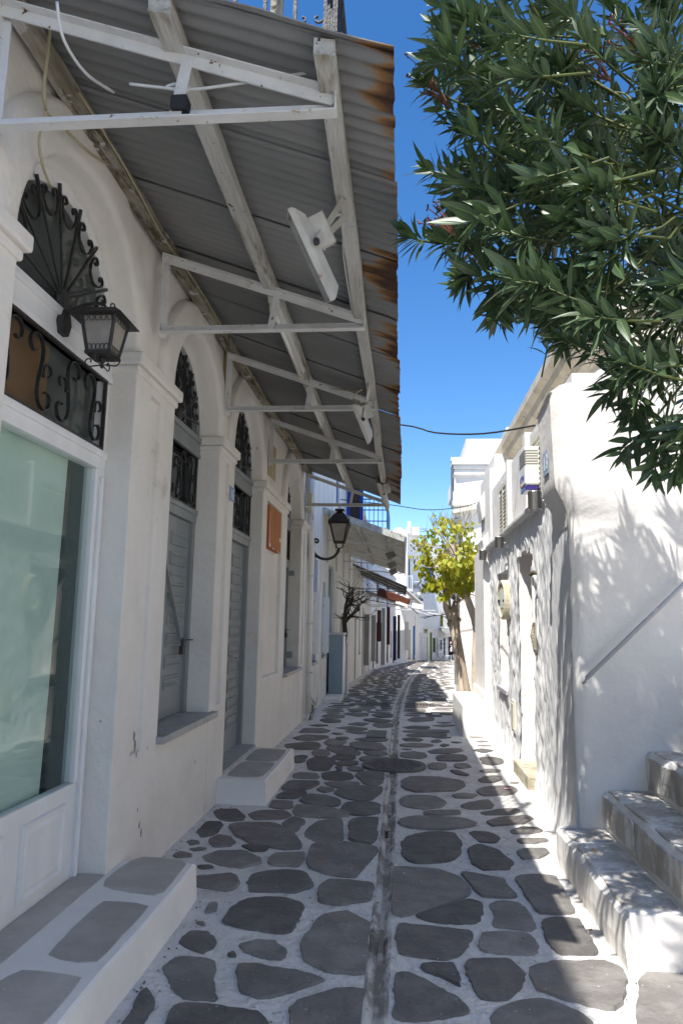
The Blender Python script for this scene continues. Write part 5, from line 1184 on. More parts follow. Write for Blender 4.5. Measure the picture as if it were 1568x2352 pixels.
def open_panel(y, x1, za, zb_, label, mat=WHITEP):
    t = thing('open_shutter', label, 'shutter', (-1.6, y, za)); build('panel', MB().box(-1.635, x1, y, y+.045, za, zb_), mat, t, bevel=.005)
    for q in (za+.03, zb_-.09): build('rail_frame', MB().box(-1.62, x1-.02, y-.008, y-.0005, q, q+.06), mat, t)
    build('hinge', MB().box(-1.64, -1.60, y-.02, y, zb_-.2, zb_-.14).box(-1.64, -1.60, y-.02, y, za+.14, za+.2), RIRON, t)
open_panel(13.05, -1.505, 1.0, 2.12, 'white shutter standing open beside the drainpipe')
open_panel(14.6, -1.50, .96, 2.08, 'white shutter standing open before the blue-grey door')
t = thing('utility_cabinet', 'blue-grey standing utility cabinet against the left house wall', 'cabinet', (-1.48, 16.4, gz(16.4)))
build('body', MB().box(-1.635, -1.325, 16.0, 16.7, -.13, 1.30), CABIN, t, bevel=.008); build('top_slab', MB().box(-1.638, -1.30, 15.97, 16.73, 1.302, 1.34), OLDW, t)
build('side_panel', MB().box(-1.324, -1.318, 16.03, 16.67, 0, 1.26), WHITEP, t)
t = thing('entry_step', 'small white stone step before the blue-grey door', 'step', (-1.45, 15.6, gz(15.6))); build('step_body', MB().box(-1.64, -1.28, 14.9, 15.9, -.2, .03), WHITE2, t, bevel=.015)
# dry vine
def branch(mb, p, d, r, L_, depth, rr, curl=.55):
    pts = [p]; rad = [r]; n = 6
    for i in range(n):
        d = (d+Vector((rr.uniform(-1,1), rr.uniform(-1,1), rr.uniform(-.7,.9)))*curl).normalized(); p = p+d*L_/n; pts.append(p); rad.append(r*(1-.55*(i+1)/n))
    mb.tube(pts, rad, 6 if r > .012 else 4)
    if depth > 0:
        for k in range(rr.choice((2,3,3))):
            i = rr.randint(2, n); dd = (d+Vector((rr.uniform(-1,1), rr.uniform(-1,1), rr.uniform(-.6,.8)))*1.0).normalized()
            branch(mb, pts[i], dd, rad[i]*.72, L_*rr.uniform(.55,.85), depth-1, rr, curl)
rv = random.Random(5); vt = thing('bare_vine', 'leafless gnarled vine growing over the utility cabinet', 'vine', (-1.45, 17.2, 1.3))
mb = MB(); base = Vector((-1.42, 17.3, 1.05)); mb.tube([base, base+Vector((.04,0,.28)), base+Vector((.01,-.03,.6)), base+Vector((.05,.0,.92))], [.07,.062,.05,.035], 8); build('trunk', mb, VINE, vt)
for k in range(12):
    mb = MB(); h0 = rv.uniform(.35, .95); branch(mb, base+Vector((.03,0,h0)), Vector((rv.uniform(.2,1), rv.uniform(-.6,.4), rv.uniform(-.1,.8))).normalized(), rv.uniform(.022,.036), rv.uniform(.4,.7), 2, rv); build('branch', mb, VINE, vt)
build('support_ledge', MB().box(-1.64, -1.30, 17.1, 17.6, -.3, 1.06), OLDW, vt)
for k, y in enumerate((17.75, 17.9, 18.05)): build('cane_pole', MB().tube([(-1.45, y, -.2), (-1.45, y+.02, 2.0)], .016, 6), PLANK, vt)
# pale awning of the second house
a2 = thing('pale_awning', 'off-white panelled awning with thin scrolled iron brackets', 'awning', (-.8, 18, 3.3))
def z2(x, y): return 3.90-.345*(x+1.64)/1.0+(gz(y)*.8)
ya, yb = 14.3, 22.3; npn = 8
for i in range(npn):
    a, b = ya+(yb-ya)*i/npn, ya+(yb-ya)*(i+1)/npn-.015; mb = MB()
    A = [(-1.64,a,z2(-1.64,a)),(.04,a,z2(.04,a)),(.04,b,z2(.04,b)),(-1.64,b,z2(-1.64,b))]; mb.prism(A, (0,0,.02)); build('roof_panel', mb, PALEA, a2)
build('fascia', MB().bar((-1.64,ya-.02,z2(-1.64,ya)-.02), (.03,ya-.02,z2(.03,ya)-.02), .03, .13), WOODB, a2)
build('edge_board', MB().bar((.055,ya,z2(.05,ya)-.01), (.055,yb,z2(.05,yb)-.01), .025, .09), WOODB, a2)
for x in (-.95, -.30): build('purlin', MB().bar((x,ya,z2(x,ya)-.05), (x,yb,z2(x,yb)-.05), .07, .07), WOODB, a2)
for Y in (15.2, 17.3, 19.4, 21.6):
    zz = gz(Y)*.8; br = build('bracket_bar', MB().bar((-1.64,Y,3.38+zz), (-.02,Y,3.27+zz), .02, .03), RIRON, a2)
    build('bracket_strut', MB().bar((-1.64,Y,3.80+zz), (-.02,Y,3.29+zz), .02, .025), RIRON, br); build('bracket_post', MB().bar((-1.62,Y,2.9+zz), (-1.62,Y,3.82+zz), .02, .03), RIRON, br)
    for (cx_, r_) in ((-1.35,.15),(-1.02,.11),(-.72,.07)):
        build('scroll', MB().tube([(cx_+q[0]*r_, Y, 3.52+zz-.05+q[1]*r_) for q in spiral(1,.15,0,9,22)], .006, 4), RIRON, br)
for (Y, lb) in ((16.4, 'small dark floodlight under the pale awning, nearer one'), (18.6, 'small dark floodlight under the pale awning, middle one'), (20.4, 'small dark floodlight under the pale awning, farther one')):
    zz = z2(-.3, Y)-.09; t = thing('awning_spotlight', lb, 'floodlight', (-.3, Y, zz-.2), 'small floodlights under the pale awning')
    build('housing', MB().prism([(-.42,Y,zz-.10),(-.22,Y,zz-.04),(-.16,Y,zz-.16),(-.34,Y,zz-.26)], (0,.14,0)), DARKG, t, bevel=.01); build('bracket', MB().strip([(-.3,Y+.07,zz+.02),(-.24,Y+.07,zz-.03),(-.28,Y+.07,zz-.1)], (0,1,0), .03, .006), IRON, t)
# blue balcony
bb2 = thing('blue_balcony', 'balcony with bright blue railing and blue cloth panel above the pale awning', 'balcony', (-1.0, 21, 4.2))
build('slab', MB().box(-1.64, -.45, 20.0, 24.0, 4.12, 4.24), WHITE2, bb2)
for i in range(6): build('baluster', MB().box(-1.10+i*.125, -1.082+i*.125, 20.03, 20.05, 4.24, 5.05), BLUEP, bb2)
build('rail', MB().box(-1.15, -.46, 20.02, 20.06, 5.05, 5.08).box(-1.15, -.46, 20.02, 20.06, 4.74, 4.765).box(-1.15, -.46, 20.02, 20.06, 4.42, 4.445), BLUEP, bb2)
build('blue_panel', MB().box(-.47, -.45, 20.07, 23.9, 4.26, 5.07), LBLUE, bb2)
d_ = build('open_blue_door', MB().box(-1.62, -1.15, 20.1, 20.14, 4.26, 6.1), BLUEP, bb2); build('door_panel', MB().box(-1.52, -1.25, 20.08, 20.098, 4.5, 5.9), DKWOOD, d_)
# third stretch of houses on the left
def Gd(y): return gz(y)
hl = []
for (ua, ub, za, zz, k, mt) in ((2.6,3.4,0,2.5,'door',GREYD),(5.0,5.7,.9,2.6,'shutter',GREYD),(7.2,8.2,0,2.7,'door',GREYD),(8.6,9.4,0,2.6,'door',BEIGED),(9.9,10.7,0,2.6,'door',GREYD),(12.2,13.2,0,2.7,'door',GREYD),(5.5,6.4,3.9,5.6,'shutter',DKWOOD),(10.5,11.3,3.9,5.6,'shutter',DKWOOD)):
    g = gz(21.8+ub); hl.append((ua, ub, g+za if za > 0 else g-.05, g+zz, k, mt))
b3, P3 = house('lane_house', 'white house with a row of grey doors under dark awnings on the left', (-1.63,21.82), (-1.63,36), 5.9, hl, OLDW, zb=-.9)
hl = []
for (ua, ub, za, zz, k, mt) in ((1.2,2.2,0,2.4,'door',GREYD),(3.2,4.6,.3,2.5,'shutter',DKRED),(6.2,7.4,0,2.6,'door',GREYD),(10.6,12,.2,2.7,'shutter',DKRED),(14,15.2,.5,2.3,'window',GREYD),(16.3,18.2,0,2.4,'door',DKBLUE),(3.4,4.6,3.6,5.2,'shutter',DKWOOD),(10.5,11.6,3.6,5.2,'shutter',DKWOOD)):
    g = gz(36+ub); hl.append((ua, ub, g+za if za > 0 else g-.05, g+zz, k, mt))
b4, P4 = house('lane_house', 'white house with maroon shutters and a navy door on the far left', (-1.62,36.02), (-.57,55), 4.9, hl, OLDW, zb=-1.6)
g = gz(60)
b5, P5 = house('lane_house', 'far white house with beige and blue shutters where the lane bends', (.3,57), (1.9,68), 8.8,
    [(.6,2.3,g+.3,g+2.6,'shutter',BEIGED),(3.6,5.2,g+.1,g+2.9,'shutter',LBLUE),(7.4,9,g,g+2.3,'door',WHITEP),(2.4,3.6,3.0,5.2,'shutter',DKWOOD),(.9,1.9,4.4,6.9,'shutter',DKWOOD)], WHITE2, zb=-1.95, depth=3.5)
# rounded white chimney hood and parapets on the roofs
t = thing('roof_dome', 'rounded white plastered roof vault on the far left skyline', 'roof', (-.4, 58.5, 8.8))
build('vault', MB().lathe([(.75,0),(.75,.5),(.68,.9),(.5,1.2),(.25,1.4),(.02,1.46)], (-.36, 58.6, 7.9), 20), WHITE2, t, smooth=True); build('parapet', MB().box(.25, 1.3, 58.2, 61, 8.7, 9.35), WHITE2, t, bevel=.03); build('chimney', MB().box(.35, .6, 58.0, 58.3, 8.7, 9.8), OLDW, t)
# door and shutter leaves folded back square to the wall
LEAVES = [(340,362,625,832,GREYD,'wide grey door leaf folded open, nearest in the row of grey leaves'),(371,388,628,815,GREYD,'second grey door leaf folded open beyond the wide one'),(395,410,608,735,DKRED,'short maroon shutter leaf folded open between the grey leaves'),
 (412,426,600,830,GREYD,'tall grey door leaf folded open past the maroon one'),(433,446,595,748,DKRED,'second maroon shutter leaf farther down the left side'),(458,472,632,812,DKBLUE,'navy blue door leaf folded open on the far left'),
 (476,487,627,805,DKWOOD,'dark brown door leaf next to the navy one'),(505,522,655,770,BEIGED,'beige shutter leaf folded open near the lane bend'),(530,548,630,790,LBLUE,'blue shutter leaf folded open at the lane bend')]
for (xa, xb, ya_, yb_, mt, lb) in LEAVES:
    f_ = lambda x, y: ((1026+x*.9007)/1.5944, (1687+y*.9007)/1.5944)
    Y = 22.0
    while Y < 62 and onY(*f_(xa, yb_), Y).x > lX(Y)+.02: Y += .1
    a, b = onY(*f_(xa, yb_), Y), onY(*f_(xb, ya_), Y); zlo = max(a.z, gz(Y)+.02)
    t = thing('folded_leaf', lb, 'shutter', (a.x, Y, zlo)); build('panel', MB().box(lX(Y)-.01, b.x, Y, Y+.05, zlo, b.z), mt, t)
    build('cross_rail', MB().box(lX(Y)+.02, b.x-.02, Y-.012, Y-.001, zlo+(b.z-zlo)*.45, zlo+(b.z-zlo)*.5), mt, t)
# dark awnings with black brackets
def lean_awning(name, label, y0, y1, xw, xo, zw, zo, mat, bmat, nb=3, npan=6, lace=True):
    t = thing(name, label, 'awning', ((xw+xo)/2, (y0+y1)/2, zo))
    for i in range(npan):
        a, b = y0+(y1-y0)*i/npan, y0+(y1-y0)*(i+1)/npan-.012
        build('roof_panel', MB().prism([(xw,a,zw),(xo,a,zo),(xo,b,zo),(xw,b,zw)], (0,0,.02)), mat, t)
    for k in range(nb):
        Y = y0+.15+(y1-y0-.3)*k/max(1, nb-1); s_ = build('bracket', MB().bar((xw,Y,zw-.03),(xo,Y,zo-.03), .02, .03), bmat, t)
        build('tie_bar', MB().bar((xw,Y,zo-.08),(xo,Y,zo-.05), .018, .02), bmat, s_)
        if lace:
            for q in (.15, .38, .6): 
                x = xw+(xo-xw)*q; z_ = zo+.06+(zw-zo)*(1-q)*.45; r_ = .12*(1-q*.7)
                build('scroll', MB().tube([(x+c_[0]*r_, Y, z_+c_[1]*r_) for c_ in spiral(1,.2,0,8,16)], .007, 4), bmat, s_)
    return t
lean_awning('dark_awning', 'dark corrugated awning with black lace brackets beyond the pale awning', 23.0, 29.5, -1.63, .12, 3.45, 2.72, DARKG, IRON, 4)
lean_awning('grey_awning', 'low grey lean-to awning behind the dark awning', 31.2, 36.0, -1.63, .0, 2.95, 2.42, DARKG, WOODB, 3)
t = thing('folded_awning', 'rolled up brown canvas awning hanging across the lane side', 'awning', (-.4, 30.3, 2.3))
build('canvas_roll', MB().bar((-1.05,30.3,2.88),(.26,30.2,2.40), .35, .34), BROWN, t, bevel=.06, seg=3); build('lining', MB().bar((-.3,30.08,2.45),(.2,30.03,2.27), .02, .12), WHITE2, t)
build('arm', MB().bar((-1.62,30.6,2.55),(.1,30.3,2.25), .03, .03), IRON, t)
t = thing('white_awning', 'white sloping canvas awning edge in sunlight farther down the left side', 'awning', (.4, 38, 2.4))
build('canvas', MB().prism([tuple(onY(915,1339,38)), tuple(onY(972,1389,38)), tuple(onY(972,1389,38)+Vector((0,5,0))), tuple(onY(915,1339,38)+Vector((0,5,0)))], (0,0,.05)), WHITE2, t)
build('valance', MB().prism([tuple(onY(945,1384,38)), tuple(onY(972,1389,38)), tuple(onY(972,1400,38)), tuple(onY(945,1396,38))], (0,.03,0)), WHITE2, t)
build('arm', MB().bar(tuple(onY(895,1372,38.1)), tuple(onY(968,1402,38.1)), .05, .05), RIRON, t)
build('wall_bar', MB().bar(tuple(onY(880,1372,38.1)), tuple(onY(950,1377,38.1)), .03, .03), IRON, t)
t = thing('frame_awning', 'bare metal awning frame crossing before the far shops', 'awning', (.8, 50, 1.6))
for (q0, q1) in (((908,1400),(1000,1402)),((930,1395),(985,1412)),((965,1418),(1035,1410)),((972,1421),(1000,1412)),((945,1397),(960,1411))): build('frame_bar', MB().bar(tuple(onY(*q0,50)), tuple(onY(*q1,50)), .05, .05), IRON if q0[0] > 940 else RIRON, t)
build('frame_cover', MB().bar(tuple(onY(982,1407,51)), tuple(onY(1036,1416,51)), .6, .06), WHITE2, t)
# white corbelled balcony
t = thing('white_balcony', 'white balcony on curved corbels with white railing at the bend', 'balcony', (.6, 55.5, 3.7))
build('slab', MB().box(-.55, .72, 54.2, 56.9, 3.92, 4.10), WHITE2, t); build('second_slab', MB().box(.74, 1.35, 55.4, 57.5, 3.70, 3.86), WHITE2, t)
for (x0, y) in ((.05, 54.3), (.78, 55.5)):
    P_ = [(x0-.5, y, 3.9), (x0+.6, y, 3.9)]+[(x0-.5+1.1*cos(q), y, 3.9-.75*sin(q)) for q in [pi/2*j/8 for j in range(1, 9)]]
    build('corbel', MB().prism(P_, (0,.3,0)), WHITE2, t)
me = mesh_of('baluster', MB().box(-.02,.02,-.02,.02,0,.95), WHITEP)
for i in range(9): inst('baluster', me, t, (-.5+i*.15, 54.25, 4.1))
for i in range(14): inst('baluster', me, t, (.70, 54.3+i*.18, 4.1))
build('hand_rail', MB().box(-.55, .73, 54.2, 54.3, 5.05, 5.1).box(.66, .74, 54.3, 56.8, 5.05, 5.1), WHITEP, t)
for i in range(4): build('scroll_panel', MB().tube([(.8+i*.13+q[0]*.05, 55.45, 4.3+q[1]*.28) for q in spiral(1,.2,0,9,18)], .012, 4), IRON, t)
build('second_rail', MB().box(.74, 1.35, 55.42, 55.48, 4.7, 4.75), WHITEP, t)
t = thing('hanging_lamp', 'small black hanging shop lamp below the white balcony', 'lamp', tuple(onY(964,1380,54)))
q = onY(964,1376,54); build('shade', MB().lathe([(.28,-.12),(.22,0),(.08,.12),(.03,.2)], tuple(q), 12), IRON, t); build('rod', MB().tube([tuple(q+Vector((0,0,.2))), tuple(q+Vector((0,0,.65)))], .015, 5), IRON, t)
# end houses across the view
g = gz(70)
be, PE = house('end_house', 'white shop house with olive green doors closing the lane', (1.9,68.05), (5.4,71.2), 9.2,
    [(.15,.55,g+.1,g+3.0,'door',GREENP),(.85,1.15,g,g+2.6,'door',GREENP),(1.25,1.6,g+.8,g+2.1,'window',GREENP),(2.6,2.9,g+.2,g+2.1,'door',DKWOOD),(3.3,3.9,g+.1,g+2.3,'window',DKWOOD),(2.2,2.7,g+3.2,g+4.4,'window',GREENP),(3.2,3.8,g+3.2,g+4.5,'window',GREYD),(.5,1.2,5.2,6.9,'window',LBLUE),(2.4,3.1,5.2,6.9,'window',GREYD)], WHITE2, zb=g, side=1)
sg_ = build('shop_sign', MB().prism([PE(.12,g+2.55,.03),PE(.5,g+2.55,.03),PE(.5,g+3.0,.03),PE(.12,g+3.0,.03)], (0,-.04,0)), pm('yellow_green_board', (.45,.47,.18), rough=.6), be)
build('sign_mark', MB().prism([PE(.18,g+2.7,.08),PE(.45,g+2.7,.08),PE(.40,g+2.9,.08),PE(.30,g+2.82,.08),PE(.22,g+2.92,.08)], (0,-.02,0)), pm('red_brown_mark', (.32,.05,.02)), sg_)
build('string_course', MB().prism([PE(0,g+2.95,0),PE(4.6,g+2.95,0),PE(4.6,g+2.95,.08),PE(0,g+2.95,.08)], (0,0,.1)), WHITE2, be)
t = thing('shop_awning', 'small grey shop awning with scalloped edge on the end house', 'awning', PE(2.5, g+2.4, .6))
build('roof_panel', MB().prism([PE(1.9,g+3.0,.1),PE(3.9,g+3.0,.1),PE(3.9,g+2.5,1.0),PE(1.9,g+2.5,1.0)], (0,0,.04)), DARKG, t); build('valance', MB().prism([PE(1.9,g+2.24,1.02),PE(3.9,g+2.24,1.02),PE(3.9,g+2.5,1.02),PE(1.9,g+2.5,1.02)], (0,-.02,0)), BEIGED, t)
t = thing('display_rack', 'white display rack with small goods by the green shop', 'rack', PE(2.0, g, .3))
build('back_panel', MB().prism([PE(1.75,g+.3,.2),PE(2.45,g+.3,.2),PE(2.45,g+2.1,.2),PE(1.75,g+2.1,.2)], (0,-.05,0)), WHITEP, t)
for r in range(4): build('shelf', MB().prism([PE(1.78,g+.6+r*.38,.26),PE(2.42,g+.6+r*.38,.26),PE(2.42,g+.6+r*.38,.42),PE(1.78,g+.6+r*.38,.42)], (0,0,.03)), WHITEP, t)
build('goods', MB().prism([PE(2.0,g+.95,.3),PE(2.15,g+.95,.3),PE(2.15,g+1.9,.3),PE(2.0,g+1.9,.3)], (0,-.06,0)), DKWOOD, t)
t = thing('shop_bench', 'low white bench with dark lettered edge outside the end house', 'bench', PE(2.2, g, .8)); build('seat', MB().prism([PE(1.8,g+.42,.6),PE(2.8,g+.42,.6),PE(2.8,g+.42,1.0),PE(1.8,g+.42,1.0)], (0,0,.06)), WHITEP, t)
for a in (1.85, 2.7): build('leg', MB().prism([PE(a,g,.65),PE(a+.06,g,.65),PE(a+.06,g,.95),PE(a,g,.95)], (0,0,.42)), WHITEP, t)
t = thing('stone_portal', 'carved white stone doorway fragment where the lane bends', 'portal', (1.5, 66.6, gz(66)))
for x in (1.35, 1.95): build('jamb', MB().box(x, x+.22, 66.4, 66.8, gz(66)-.1, gz(66)+2.1), WHITE2, t, bevel=.02)
build('lintel', MB().box(1.25, 2.27, 66.3, 66.85, gz(66)+2.1, gz(66)+2.4), WHITE2, t, bevel=.03)
# distant roofs behind
for i, (x0, x1, y, zt_, lb) in enumerate(((-9,1.2,76,8.2,'flat white house rising behind the lane bend'), (1.3,6.5,82,10.4,'tall white house behind the end house'), (6.6,13,79,8.8,'far white house to the right of the end house'))):
    t = thing('distant_house', lb, 'house', (x0, y, gz(80))); build('wall', MB().box(x0, x1, y, y+6, -2.5, zt_), WHITE2, t)
    for k in range(3):
        xx = x0+(x1-x0)*(.25+.25*k); w_ = build('window', MB().box(xx-.4, xx+.4, y-.03, y+.02, zt_-3, zt_-1.5), LBLUE if i == 0 else GREYD, t); build('pane', MB().box(xx-.32, xx+.32, y-.035, y-.031, zt_-2.9, zt_-1.6), DGLASS, w_)
# ------------------------------------------------------------------ right side beyond the corner house
n2 = thing('narrow_house', 'white house with projecting pilaster and heavy cornice behind the plinth', 'house', (2, 11.6, 0))
build('pilaster', MB().box(1.21, 1.375, 10.94, 12.3, .0, 2.75), WHITE2, n2, bevel=.012); build('yellow_edge', MB().box(1.376, 1.40, 10.95, 11.0, .46, 2.7), CREAMP, n2)
build('body', MB().box(1.40, 4.5, 10.96, 12.35, 2.75, 4.22), WHITE2, n2, bevel=.015); build('upper_pilaster', MB().box(1.33, 1.42, 11.0, 12.3, 2.76, 4.0), WHITE2, n2, bevel=.02); build('lower_body', MB().box(1.375, 4.5, 11.0, 12.3, -.3, 2.75), WHITE2, n2)
mb = MB(); mb.prism([tuple(onY(x, y, 11.7)) for x, y in ((1128,1112),(1112,1128),(1100,1150),(1103,1172),(1107,1196),(1128,1168))], (0,.5,0)); build('cornice_bracket', mb, OLDW, n2, bevel=.02)
mb = MB(); mb.prism([tuple(onY(x, y, 11.3)) for x, y in ((1128,1212),(1106,1238),(1111,1262),(1122,1266),(1128,1262))], (0,.8,0)); build('hood_moulding', mb, OLDW, n2, bevel=.02)
build('plinth_base', MB().box(1.17, 1.45, 10.92, 12.4, -.05, .62), WHITE2, n2, bevel=.03)
build('window_shutter', MB().box(1.385, 1.41, 10.90, 10.955, 2.9, 3.6).box(1.62, 1.70, 10.93, 10.956, 2.9, 3.7), CREAMP, n2)
t = thing('plinth_block', 'low whitewashed masonry block jutting into the lane by the trees', 'plinth', (1.08, 11.6, 0)); build('block', MB().box(.86, 1.33, 10.72, 12.75, -.1, .44), WHITE2, t, bevel=.03, seg=3)
g = gz(16)
r3, PR3 = house('lane_house', 'white recessed house behind the two tree trunks', (2.05,12.36), (2.05,19.55), 3.5, [(3.0,3.9,-.1,2.1,'door',WHITEP),(4.8,5.4,.4,2.0,'shutter',GREYD),(5.8,6.8,-.2,2.2,'door',WHITEP)], WHITE2, side=-1, zb=-.4)
t = thing('door_canopy', 'small grey canopy over the doors behind the trees', 'canopy', (1.7, 16, 2.5)); build('panel', MB().prism([(2.05,13.6,2.62),(1.45,13.6,2.42),(1.45,18.2,2.3),(2.05,18.2,2.5)], (0,0,.04)), DARKG, t)
for y in (13.8, 16, 18): build('arm', MB().bar((2.05,y,2.2),(1.5,y,2.38), .02, .02), IRON, t)
t = thing('open_shutter', 'tall white shutter leaf standing open behind the tree trunk', 'shutter', (1.75, 15.5, .2)); build('panel', MB().box(1.62, 2.05, 15.35, 15.39, .18, 2.0), WHITEP, t, bevel=.005); build('knob', MB().lathe([(.0,-.03),(.025,-.02),(.025,.02),(0,.03)], (1.68,15.34,1.0), 8, 'Y'), STEEL, t)
hC, PC = house('cornice_house', 'tall white house with stepped cornice and black downpipe on the right', (1.40,19.6), (1.95,28), 6.15,
    [(1.2,2.2,-.4,2.0,'door',GREYD),(4,5,-.6,1.9,'door',WHITEP),(1.4,2.3,3.6,5.2,'shutter',DKWOOD),(4.2,5.2,3.6,5.2,'shutter',GREYD)], WHITE2, side=-1, zb=-.6, depth=6)
build('stepped_cornice', MB().box(1.36, 6.6, 19.42, 20, 5.82, 5.92).box(1.39, 6.6, 19.47, 20, 5.66, 5.815).box(1.33, 6.6, 19.36, 20, 5.93, 6.06), WHITE2, hC, bevel=.015); build('attic', MB().box(1.75, 6.6, 19.75, 28, 6.19, 6.75), WHITE2, hC)
build('entablature', MB().box(1.36, 2.9, 19.50, 19.60, 4.95, 5.2).box(1.34, 2.95, 19.46, 19.60, 4.8, 4.94), WHITE2, hC, bevel=.01); build('side_roof', MB().prism([(1.32,19.3,4.55),(2.4,19.3,4.78),(2.4,19.3,4.88),(1.32,19.3,4.65)], (0,.28,0)), CREAMP, hC)
build('gutter_pipe', MB().tube([(1.40,19.5,4.4),(1.40,19.5,4.15),(1.50,19.5,3.7),(1.42,19.5,3.3),(1.42,19.5,.0)], .06, 8), DARKG, hC); build('hopper', MB().box(1.32, 1.52, 19.38, 19.55, 4.2, 4.45), DARKG, hC)
hR, PR = house('far_right_house', 'row of white fronts in sun and shade along the far right side', (1.96,28.05), (4.75,67), 5.0,
    [(3,4,-.9,1.4,'door',GREYD),(8,9,-1,1.3,'door',WHITEP),(15,16,-1.1,1.1,'door',LBLUE),(24,25.2,-1.6,.8,'door',GREYD),(3,4,2.6,4,'shutter',GREYD),(14,15,2.4,3.8,'shutter',LBLUE)], WHITE2, side=-1, zb=-1.9)
ho = thing('setback_house', 'pale upper house with long stained cornice behind the corner house', 'house', (3, 8.5, 3.4))
build('wall', MB().box(1.78, 6, 6.2, 11.9, 3.4, 4.3), BEIGEW, ho); mb = MB()
P_ = [(1.78,4.02),(1.70,4.06),(1.68,4.14),(1.60,4.18),(1.58,4.26),(1.50,4.30),(1.50,4.40),(1.9,4.42),(1.9,4.02)]
mb.prism([(x, 5.9, z) for x, z in P_], (0, 6.0, 0)); build('long_cornice', mb, BEIGEW, ho); build('roof_wall', MB().box(1.9, 6, 6.2, 11.9, 4.42, 4.75), WHITE2, ho); build('roof_vent', MB().box(1.62, 1.85, 11.2, 11.7, 4.42, 4.72), OLDW, ho, bevel=.03)
# ------------------------------------------------------------------ unseen house behind the photographer, added so its shade lies over the near paving
hb = thing('unseen_left_house', 'unseen tall white house added at the left before the arcade', 'house', (-5, -3, 0)); build('wall', MB().box(-9, XW-.002, -9, .5, -.3, 9.0), WHITE2, hb)
# ------------------------------------------------------------------ weed, fallen leaves
def quadleaf(mb, p, d, n, L_, w_):
    p, d, n = Vector(p), Vector(d).normalized(), Vector(n); s_ = d.cross(n).normalized(); n = s_.cross(d)
    mb.add([p, p+d*L_*.4+s_*w_/2-n*L_*.03, p+d*L_, p+d*L_*.4-s_*w_/2-n*L_*.03], [(0,1,2),(0,2,3)], [(0,0),(1,.5),(0,1),(-1,.5)])
wt = thing('wall_weed', 'small green weed sprouting at the foot of the drainpipe', 'weed', (-1.45, 11.9, 0)); rw = random.Random(3)
for k in range(5):
    a = Vector((-1.5+rw.uniform(-.03,.03), 11.85+rw.uniform(-.08,.08), 0)); b = a+Vector((rw.uniform(.0,.16), rw.uniform(-.1,.1), rw.uniform(.2,.42))); build('stem', MB().tube([a, a.lerp(b,.5)+Vector((.02,0,.02)), b], [.005,.004,.002], 5), STEMG, wt); mb = MB()
    for i in range(16):
        q = a.lerp(b, .25+.75*i/16); quadleaf(mb, q, (rw.uniform(-1,1), rw.uniform(-1,1), rw.uniform(0,.8)), (0,0,1), rw.uniform(.03,.055), .012)
    build('leaves', mb, WEEDL, wt)
DRYL = pm('dry_leaf', (.30,.13,.04), (.36,.2,.06), ns=9, rough=.8, bump=0)
spots = [(1.42,4.05,.268,'dry brown leaf on the lowest stair tread'), (1.16,4.6,.27,'small orange leaf beside the lowest stair nosing'), (1.0,4.15,.014,'rust coloured leaf on the sunlit paving by the stairs'), (1.05,11.2,.445,'yellow leaf on the plinth block near its front'), (1.15,11.6,.445,'yellow leaf in the middle of the plinth block'), (.98,12.2,.445,'dry leaf at the back of the plinth block'), (-.55,5.0,.02,'twig-like dry leaf on the shaded paving')]
for i, (x, y, z, lb) in enumerate(spots):
    mb = MB(); quadleaf(mb, (0,0,.004), (cos(i*2.1), sin(i*2.1), .12), (0,0,1), .06, .022); me = mesh_of('fallen_leaf', mb, DRYL); o = bpy.data.objects.new('fallen_leaf', me); C.objects.link(o); o.location = (x, y, z); tag(o, lb, 'leaf', 'fallen leaves')
t = tag(build('petal', MB().prism([(.98,7.35,.018),(1.04,7.36,.018),(1.06,7.39,.018),(1.0,7.38,.018)], (0,0,.003)), pm('pink_petal', (.75,.3,.4))), 'pink petal on the sunlit paving beyond the pink door', 'petal')
# ------------------------------------------------------------------ oleander
ro = random.Random(21)
ol = thing('oleander_bush', 'large dark green oleander overhanging the lane at upper right', 'bush', (2.9, 2.9, 1.22))
def leaf_mb(wd=.17, bend=.10, fold=.05, n=5):
    mb = MB(); vs = []; uv = []; fs = []
    for i in range(n+1):
        t = i/n; w_ = wd*.5*(sin(pi*min(1, t*1.02)**.85)**.9 if 0 < t < 1 else 0)+.004; z = -bend*t*t
        vs += [(-w_, t, z+fold*w_/wd*2*.6), (0, t, z), (w_, t, z+fold*w_/wd*2*.6)]; uv += [(-1,t),(0,t),(1,t)]
    for i in range(n):
        for j in range(2): fs.append((i*3+j, i*3+j+1, i*3+4+j, i*3+3+j))
    mb.add(vs, fs, uv); return mb
LEAFS = [leaf_mb(.23,.06,.05), leaf_mb(.20,.18,.06), leaf_mb(.24,-.05,.05), leaf_mb(.21,.32,.07)]
LMESH = [mesh_of('oleander_leaf', q, OLEAF, smooth=True) for q in LEAFS]
allleaf = []   # (matrix, mesh index, score)
def basis(p, d, up, L_):
    y = d.normalized(); x = y.cross(up)
    if x.length < 1e-3: x = y.orthogonal()
    x.normalize(); z = x.cross(y); mt = Matrix.Identity(4)
    for i in range(3): mt[i][0] = x[i]*L_; mt[i][1] = y[i]*L_; mt[i][2] = z[i]*L_; mt[i][3] = p[i]
    return mt
def proj(p):
    v = Vector(p)-Vector((0,0,CAMH)); d = v.dot(fw); return 784+1633*v.dot(r1)/d, 1176-1633*v.dot(u1)/d, d
stems = MB()
